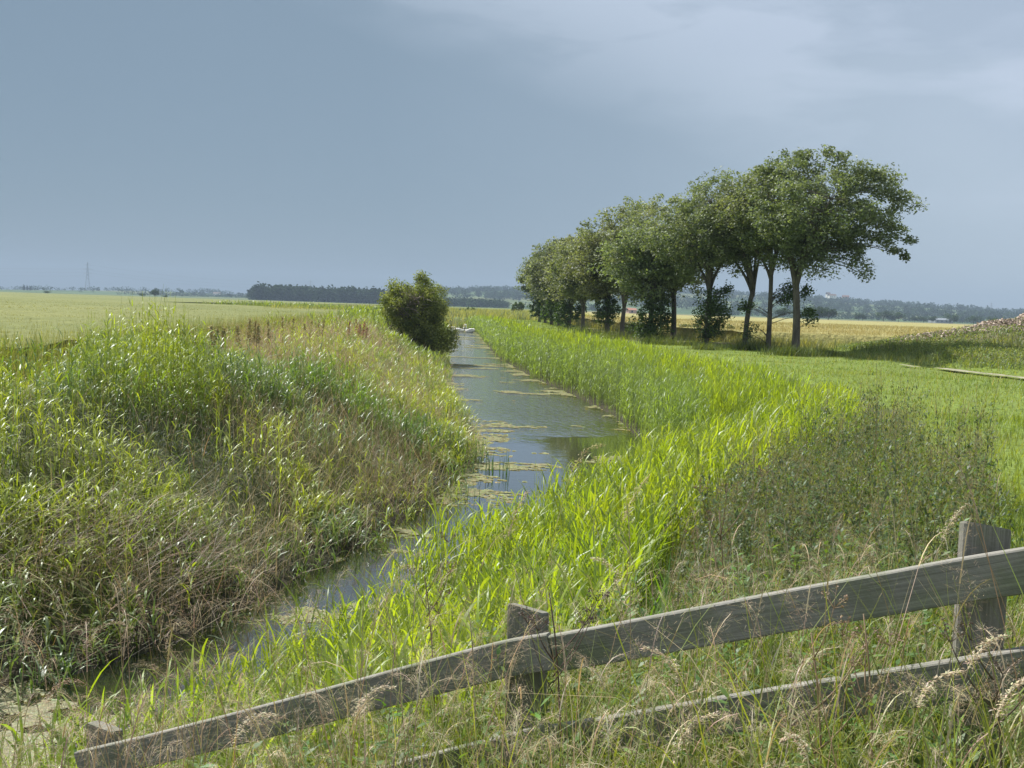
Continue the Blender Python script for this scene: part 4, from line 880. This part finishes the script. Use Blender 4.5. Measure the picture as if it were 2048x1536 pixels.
# clump of green rush standing in the water, and smaller ones
for (px, py, n, h, lab) in ((985, 945, 34, .62, 'dark green clump of rushes standing in open water'), (940, 1000, 8, .6, 'thin rushes in the water left of the dark clump'), (870, 1045, 12, .45, 'small pale rushes at the left edge beside the duckweed'), (1008, 733 + 0, 14, .5, 'small tuft in the water far up the right edge')):
    q = at(px, py, WZ); b = MB(); r_ = empty('rush_clump', (q.x, q.y, WZ), lab, 'plant', 'rushes standing in the river')
    pp = rng.normal(0, 1, (n, 3)) * np.array([.22, .15, 0]) - np.array([0, 0, .05])
    ribbons(b, pp, rng.random(n) * 6.28, h * rng.uniform(.6, 1.1, n), .014, np.abs(rng.normal(0, .12, n)), .3, 4, jit((.05, .10, .03), n), 'grass'); b.build('leaves', M_BLUE, r_)
# iris like tuft with broad dark leaves in the near reeds
q = at(1290, 1150, -.5); r_ = empty('iris_clump', (1.35 * .72, 5.55, -.55), 'fan of broad sword shaped leaves, darker inside, in the near reeds right of centre', 'plant'); b = MB(); n = 60
pp = rng.normal(0, 1, (n, 3)) * np.array([.12, .12, 0]); ribbons(b, pp, rng.random(n) * 6.28, rng.uniform(.6, .95, n), .03, np.abs(rng.normal(.25, .2, n)), .5, 4, jit((.11, .21, .025), n), 'leaf'); b.build('leaves', M_REED, r_)

# ------------------------------------------------------------------ swans
def swan(px, py, rz, label, s=1.0, neck=1.0):
    q = at(px, py, WZ); root = empty('swan', (q.x, q.y, WZ), label, 'swan', 'swans on the far water', rz); b = MB()
    pts = np.array([(-.75, 0, .30), (-.62, 0, .24), (-.42, 0, .19), (-.15, 0, .17), (.12, 0, .16), (.32, 0, .20), (.42, 0, .32), (.40, 0, .46), (.36, 0, .62), (.38, 0, .76), (.47, 0, .84), (.56, 0, .82), (.63, 0, .78)]) * s
    pts[6:, 2] = pts[6:, 2] * neck
    rad = np.array([.02, .10, .19, .24, .23, .17, .09, .058, .048, .045, .055, .055, .03]) * s
    b.tube(pts, rad, (.85, .84, .80), 10); b.build('body', M_TINT, root)
    k = MB(); e = pts[-1]; k.tube([e - np.array([.02, 0, 0]), e + np.array([.05, 0, -.02]) * s, e + np.array([.12, 0, -.05]) * s], np.array([.028, .022, .008]) * s, (.55, .2, .03), 6); k.build('beak', M_TINT, root)
    wg = MB()
    for sd_ in (-1, 1): wg.tube(np.array([(-.72, sd_ * .06, .36), (-.5, sd_ * .13, .38), (-.2, sd_ * .19, .33), (.1, sd_ * .17, .25)]) * s, np.array([.02, .08, .11, .05]) * s, (.88, .87, .84), 7)
    wg.build('wings', M_TINT, root)
swan(938, 665, 2.6, 'white swan, rightmost and largest of the group', 1.15)
swan(921, 664, .4, 'white swan with raised neck in the middle of the group', 1.05)
swan(911, 662, 2.9, 'white swan left of the middle one', .9, .7)
swan(931, 660, 1.2, 'white swan half hidden behind the two largest', .9, .8)
swan(902, 664, .2, 'white swan nearest the left bank', .85, .9)

# ------------------------------------------------------------------ distance: hills, woods, hedges, pylons, houses
def hz(x):                                            # photo row of the true horizon at column x
    return 614 + .033 * (x - 1024)
HX = np.array([-900, 0, 200, 330, 370, 420, 480, 700, 850, 1000, 1250, 1450, 1600, 1750, 1900, 2048, 2400, 3200], float)
HH = np.array([2, 2, 3, 7, 11, 6, 2, 10, 24, 32, 38, 40, 33, 28, 21, 14, 12, 10], float)     # height in px above the horizon
def hill_h(x, y):                                     # x metres, y metres
    px = 1024 + x / y * 2000; top = np.interp(x / 2200 * 2000 + 1024, HX, HH) * 1.1
    return top * sstep(1150, 2200, y) * (1 - .5 * sstep(2400, 4200, y)) * (.9 + .2 * fbm(x, y, 400, 3))
hx = np.linspace(-3400, 3800, 150); hy = np.concatenate([np.linspace(760, 2600, 60), np.linspace(2700, 4600, 10)])
HXg, HYg = np.meshgrid(hx, hy, indexing='ij'); hzv = hill_h(HXg, HYg) + np.where(HYg > 900, .3, -.3)
mb = MB(); mb.add(np.stack([HXg.ravel(), HYg.ravel(), hzv.ravel()], 1), grid_faces(len(hx), len(hy)), (0, 0, 0)); tag(mb.build('hills', M_HILL), 'low hills with hedged fields', None, None, 'structure')

def blobtrees(mb, P, h, w, nf, col, fs=.22):
    """many small far trees: each a cloud of leaf sprays"""
    n = len(P); m = np.repeat(np.arange(n), nf); h = np.broadcast_to(h, (n,)); w = np.broadcast_to(w, (n,))
    g3 = rng.normal(0, 1, (len(m), 3)); g3 /= np.linalg.norm(g3, axis=1, keepdims=True); g3 *= rng.random((len(m), 1)) ** .35
    lob = 1 + .25 * np.sin(g3[:, 0] * 5 + m) * np.cos(g3[:, 2] * 4 + m * 1.7)
    q = P[m] + g3 * np.stack([w[m] * .5, w[m] * .5, h[m] * .52], 1) * lob[:, None] + np.stack([0 * h[m], 0 * h[m], h[m] * .5], 1)
    q[:, 2] = np.maximum(q[:, 2], P[m][:, 2])
    cards(mb, q, (h * fs)[m] * rng.uniform(.6, 1.2, len(m)), np.asarray(col) * np.exp(rng.normal(0, .2, (n, 1)))[m] * np.exp(rng.normal(0, .15, (len(m), 1))), 0, .6, .9)
# dark wood behind the left field
mb = MB(); n = 520; px = rng.uniform(492, 1010, n); d = rng.uniform(980, 1150, n); X = (px - 1024) / 2000 * d
h = 14.5 * rng.uniform(.75, 1.12, n) * (.9 + .2 * vnoise(X, X * 0, 40, 4)) * np.clip((px - 480) / 30, .65, 1) * np.where(px > 800, .62, 1)
blobtrees(mb, np.stack([X, d, d * 0], 1), h, rng.uniform(9, 15, n), 110, (.03, .05, .02), .2)
tag(mb.build('dark_wood', M_FAR), 'dark distant wood behind the left field', 'wood', None, 'stuff')
# trees along the ridge and hedges on the slope
mb = MB()
X = rng.uniform(-700, 2600, 1500); Y = rng.normal(2230, 60, 1500); z = hill_h(X, Y); k = np.interp(X / 2200 * 2000 + 1024, HX, HH) > 6; X, Y, z = X[k], Y[k], z[k]; n = len(X)
blobtrees(mb, np.stack([X, Y, z], 1), rng.uniform(7, 15, n) * (.7 + .6 * vnoise(X, Y * 0, 90, 6)), rng.uniform(10, 20, n), 45, (.033, .055, .022), .3)
for j in range(34):                                   # hedgerow lines following and crossing the slope
    cx, cy = rng.uniform(-500, 1500), rng.uniform(1300, 2150); L = rng.uniform(120, 420); a = rng.normal(0, .12) if j % 4 else rng.normal(1.3, .2)
    m_ = int(L / 7); t = np.linspace(-.5, .5, m_) * L; X = cx + t * math.cos(a); Y = cy + t * math.sin(a) + 6 * np.sin(t * .02); z = hill_h(X, Y)
    big = rng.random(m_) < .18; blobtrees(mb, np.stack([X, Y, z], 1), np.where(big, rng.uniform(7, 12, m_), rng.uniform(2.5, 4.5, m_)), np.where(big, 11, 9), 26, (.035, .06, .023), .4)
for (px, d, sx_, sy_, n) in ((1560, 1750, 60, 60, 70), (1700, 1500, 40, 30, 40), (1640, 1950, 80, 70, 80), (1930, 1500, 60, 50, 70), (2040, 1450, 90, 60, 90), (1120, 1700, 120, 70, 130), (1260, 1600, 70, 50, 80), (1000, 1650, 40, 60, 60), (1400, 1500, 70, 40, 60), (900, 1900, 60, 60, 60), (1980, 1900, 200, 70, 200)):
    X = (px - 1024) / 2000 * d + rng.normal(0, sx_, n); Y = d + rng.normal(0, sy_, n); blobtrees(mb, np.stack([X, Y, hill_h(X, Y)], 1), rng.uniform(7, 13, n), rng.uniform(9, 14, n), 45, (.033, .055, .022), .3)
X = rng.uniform(-1900, -500, 500); Y = rng.uniform(1500, 2300, 500); blobtrees(mb, np.stack([X, Y, hill_h(X, Y)], 1), rng.uniform(4, 9, 500), rng.uniform(8, 20, 500), 22, (.033, .055, .022), .35)
X = (rng.uniform(1050, 2100, 330) - 1024) / 2000 * 1180; Y = rng.normal(1180, 25, 330); kk = fbm(X, X * 0, 60, 9) > .45; X, Y = X[kk], Y[kk]
blobtrees(mb, np.stack([X, Y, X * 0], 1), rng.uniform(5, 10, len(X)), rng.uniform(7, 12, len(X)), 50, (.035, .06, .023), .28)
tag(mb.build('hill_woods', M_FAR), 'hazy woods and hedgerows over the far hills', 'wood', None, 'stuff')

# single trees at the field edges that can be told apart
def far_tree(px, d, h, w, label, group, name='field_tree', tall=False):
    X = (px - 1024) / 2000 * d; root = empty(name, (X, d, 0), label, 'tree', group); tb = MB(); cb = MB()
    tb.tube([(0, 0, -.3), (0, 0, h * .3), (0, 0, h * .6)], [h * .03, h * .022, h * .012], (0, 0, 0), 6)
    for i in range(5):
        a = i * 1.3; tb.tube([(0, 0, h * .28), (math.cos(a) * w * .15, math.sin(a) * w * .15, h * .45), (math.cos(a) * w * .3, math.sin(a) * w * .3, h * .62)], [h * .014, h * .01, h * .005], (0, 0, 0), 5)
    if tall: blobtrees(cb, np.array([(0, 0, h * .1)]), h * .9, w, 300, (.033, .055, .022), .12)
    else:
        k = 9; P = rng.normal(0, 1, (k, 3)) * np.array([w * .22, w * .22, h * .1]) + np.array([0, 0, h * .32]); P[:, 2] = np.clip(P[:, 2], h * .1, h * .5); blobtrees(cb, P, h * .5, w * .5, 160, (.055, .085, .032), .16)
    tb.build('trunk', M_BARK, root); cb.build('crown', M_FAR, root)
gL, gR = 'lone trees beyond the left field', 'trees beyond the barley field'
far_tree(90, 640, 2.6, 6, 'small round bush at the far edge of the left field, nearest the left border', gL)
far_tree(307, 640, 5.6, 7, 'lone round tree at the far edge of the left field', gL)
far_tree(281, 660, 2.8, 5, 'low tree just left of the lone round tree', gL)
far_tree(327, 660, 2.2, 4, 'very low tree just right of the lone round tree', gL)
for i, px in enumerate((45, 52, 58)): far_tree(px, 1500, 11 - i, 3.5, ('leftmost', 'middle', 'rightmost')[i] + ' of three distant poplars above the left field', 'distant poplars', 'poplar_tree', True)
for px, h, w, lab in ((1612, 7.5, 9, 'leftmost of the rounded trees seen right of the nearest trunk'), (1632, 8, 9, 'middle of the rounded trees seen right of the nearest trunk'), (1650, 7.5, 8, 'rightmost of the rounded trees seen right of the nearest trunk'),
                      (1710, 5.5, 5, 'small tree left of the low hedgerow trees'), (1718, 6, 5, 'small tree beside the smallest hedgerow tree'), (1760, 9, 10, 'broad tree in the hedgerow beyond the barley'), (1790, 8, 9, 'tree right of the broad hedgerow tree'), (1822, 5, 6, 'small round tree left of the pale shed'),
                      (1840, 5, 6, 'round tree between two small ones left of the pale shed'), (1857, 5.5, 6, 'round tree nearest the pale shed'), (1893, 8, 10, 'broad tree right of the pale shed'), (1940, 7, 9, 'tree further right of the pale shed'), (1978, 7, 9, 'last tree before the high spoil heap'), (1440, 7, 8, 'rounded tree seen between the trunks of the row'), (1560, 6, 8, 'rounded tree seen between the two rightmost trunks')):
    far_tree(px, 520 if px < 1700 else 760, h, w, lab, gR)

def pylon(px, base_d, h, label, rz=.3):
    X = (px - 1024) / 2000 * base_d; z0 = float(hill_h(np.array([X]), np.array([base_d]))[0]) if base_d > 1150 else 0
    root = empty('pylon', (X, base_d, z0), label, 'pylon', 'electricity pylons', rz); b = MB(); c = (.2, .22, .24); r = .17
    w = lambda t: np.interp(t, [0, .55, 1], [h * .085, h * .03, h * .008]); L = np.linspace(0, 1, 9)
    for i in range(8):
        a, e = L[i], L[i + 1]; A = [(sx * w(a), sy * w(a), a * h) for sx, sy in ((-1, -1), (1, -1), (1, 1), (-1, 1))]; E = [(sx * w(e), sy * w(e), e * h) for sx, sy in ((-1, -1), (1, -1), (1, 1), (-1, 1))]
        for j in range(4):
            b.tube([A[j], E[j]], [r, r], c, 4); b.tube([A[j], E[(j + 1) % 4]], [r * .6] * 2, c, 3); b.tube([A[(j + 1) % 4], E[j]], [r * .6] * 2, c, 3)
    b.build('lattice_tower', M_STEEL, root)
    for zz, ww in ((.62, .15), (.76, .20), (.9, .13)):
        k = MB()
        for s_ in (-1, 1): k.tube([(0, 0, zz * h + h * .025), (s_ * ww * h, 0, zz * h)], [r, r * .6], c, 4); k.tube([(0, 0, zz * h - h * .02), (s_ * ww * h, 0, zz * h)], [r, r * .6], c, 4)
        k.build('cross_arm', M_STEEL, root)
    return np.array([X, base_d, z0])
py1 = pylon(172, 1900, 55, 'nearest of the pylons, standing alone above the left field'); py2 = pylon(616, 2500, 47, 'pylon rising behind the dark wood')
py3 = pylon(1660, 2650, 30, 'faint pylon on the hill above the white farmhouse'); py4 = pylon(1973, 2500, 38, 'faint pylon on the ridge near the right edge')
py0 = np.array([-1900., 1750, 0])
def cable(A, B, zz, off, h, label):
    a = A + np.array([off, 0, zz * h]); b_ = B + np.array([off, 0, zz * h * .85]); t = np.linspace(0, 1, 24)[:, None]; P = a * (1 - t) + b_ * t; P[:, 2] -= (4 * t * (1 - t)).ravel() * 11
    m = MB(); m.tube(P, .085, (.13, .14, .15), 4); tag(m.build('power_cable', M_STEEL), label, 'cable', 'power cables between the pylons')
for (zz, off, nm) in ((.9, 7, 'top'), (.76, -10, 'middle'), (.62, 8, 'lowest')):
    cable(py0, py1, zz, off, 55, nm + ' power cable running off to the left of the nearest pylon'); cable(py1, py2, zz, off, 55, nm + ' power cable between the nearest pylon and the one behind the wood')

def house(px, d, w, h, dp_, rz, wall, roof, label, name='farmhouse', dz=0.):
    X = (px - 1024) / 2000 * d; z0 = float(hill_h(np.array([X]), np.array([d]))[0]) + dz; root = empty(name, (X, d, z0), label, 'house', None, rz); b = MB(); b.box((0, 0, h / 2), (w, dp_, h), wall); b.build('wall', M_TINT, root)
    r = MB(); e = .4; rh = h * .55; V = [(-w / 2 - e, -dp_ / 2 - e, h + .02), (w / 2 + e, -dp_ / 2 - e, h + .02), (w / 2 + e, dp_ / 2 + e, h + .02), (-w / 2 - e, dp_ / 2 + e, h + .02), (-w / 2 - e, 0, h + rh), (w / 2 + e, 0, h + rh)]
    r.add(V, [(0, 1, 5, 4), (2, 3, 4, 5), (0, 4, 3, 3), (1, 2, 5, 5), (0, 3, 2, 1)], roof, 0, False); r.build('roof', M_TINT, root)
    for i in range(int(w / 4)):
        k = MB(); k.box((-w / 2 + 2.2 + i * 4, -dp_ / 2 - .02, h * .6), (1.1, .12, 1.3), (.04, .05, .06)); k.build('window', M_TINT, root)
house(1655, 1900, 14, 5.5, 8, .2, (.75, .74, .70), (.2, .13, .10), 'white farmhouse with a brown roof high on the right hill', dz=8)
house(1647, 1925, 7, 6.5, 6, .1, (.7, .68, .62), (.17, .12, .1), 'small pale house left of the white farmhouse', dz=9)
house(1682, 1930, 12, 5, 8, -.1, (.32, .2, .15), (.22, .12, .09), 'brick house right of the white farmhouse', dz=8)
house(1874, 900, 17, 2.8, 12, .15, (.24, .27, .29), (.22, .25, .28), 'pale grey shed at the far edge of the barley', 'farm_shed', dz=0)
house(430, 2000, 14, 5, 8, .2, (.7, .68, .64), (.2, .15, .12), 'faint pale house beyond the left field', dz=2)
house(1257, 600, 5, 2.2, 4, .3, (.5, .35, .28), (.4, .2, .14), 'small low red roofed hut glimpsed through the trees', 'hut', dz=0)

# ------------------------------------------------------------------ haze
me = bpy.data.meshes.new('haze'); x0, x1, y0, y1, z0, z1 = -4200, 4600, -600, 5200, -4.5, 140
me.from_pydata([(x0, y0, z0), (x1, y0, z0), (x1, y1, z0), (x0, y1, z0), (x0, y0, z1), (x1, y0, z1), (x1, y1, z1), (x0, y1, z1)], [], [(0, 3, 2, 1), (4, 5, 6, 7), (0, 1, 5, 4), (1, 2, 6, 5), (2, 3, 7, 6), (3, 0, 4, 7)])
ho = bpy.data.objects.new('haze', me); S.collection.objects.link(ho); tag(ho, 'thin blue haze in the air', 'haze', None, 'stuff')
m, t, o = mat('haze_air'); v_ = N(t, 'ShaderNodeVolumePrincipled', i_Density=.00030, i_Anisotropy=.0); v_.inputs['Color'].default_value = (.41, .53, .68, 1)
t.links.new(v_.outputs[0], o.inputs['Volume']); me.materials.append(m)
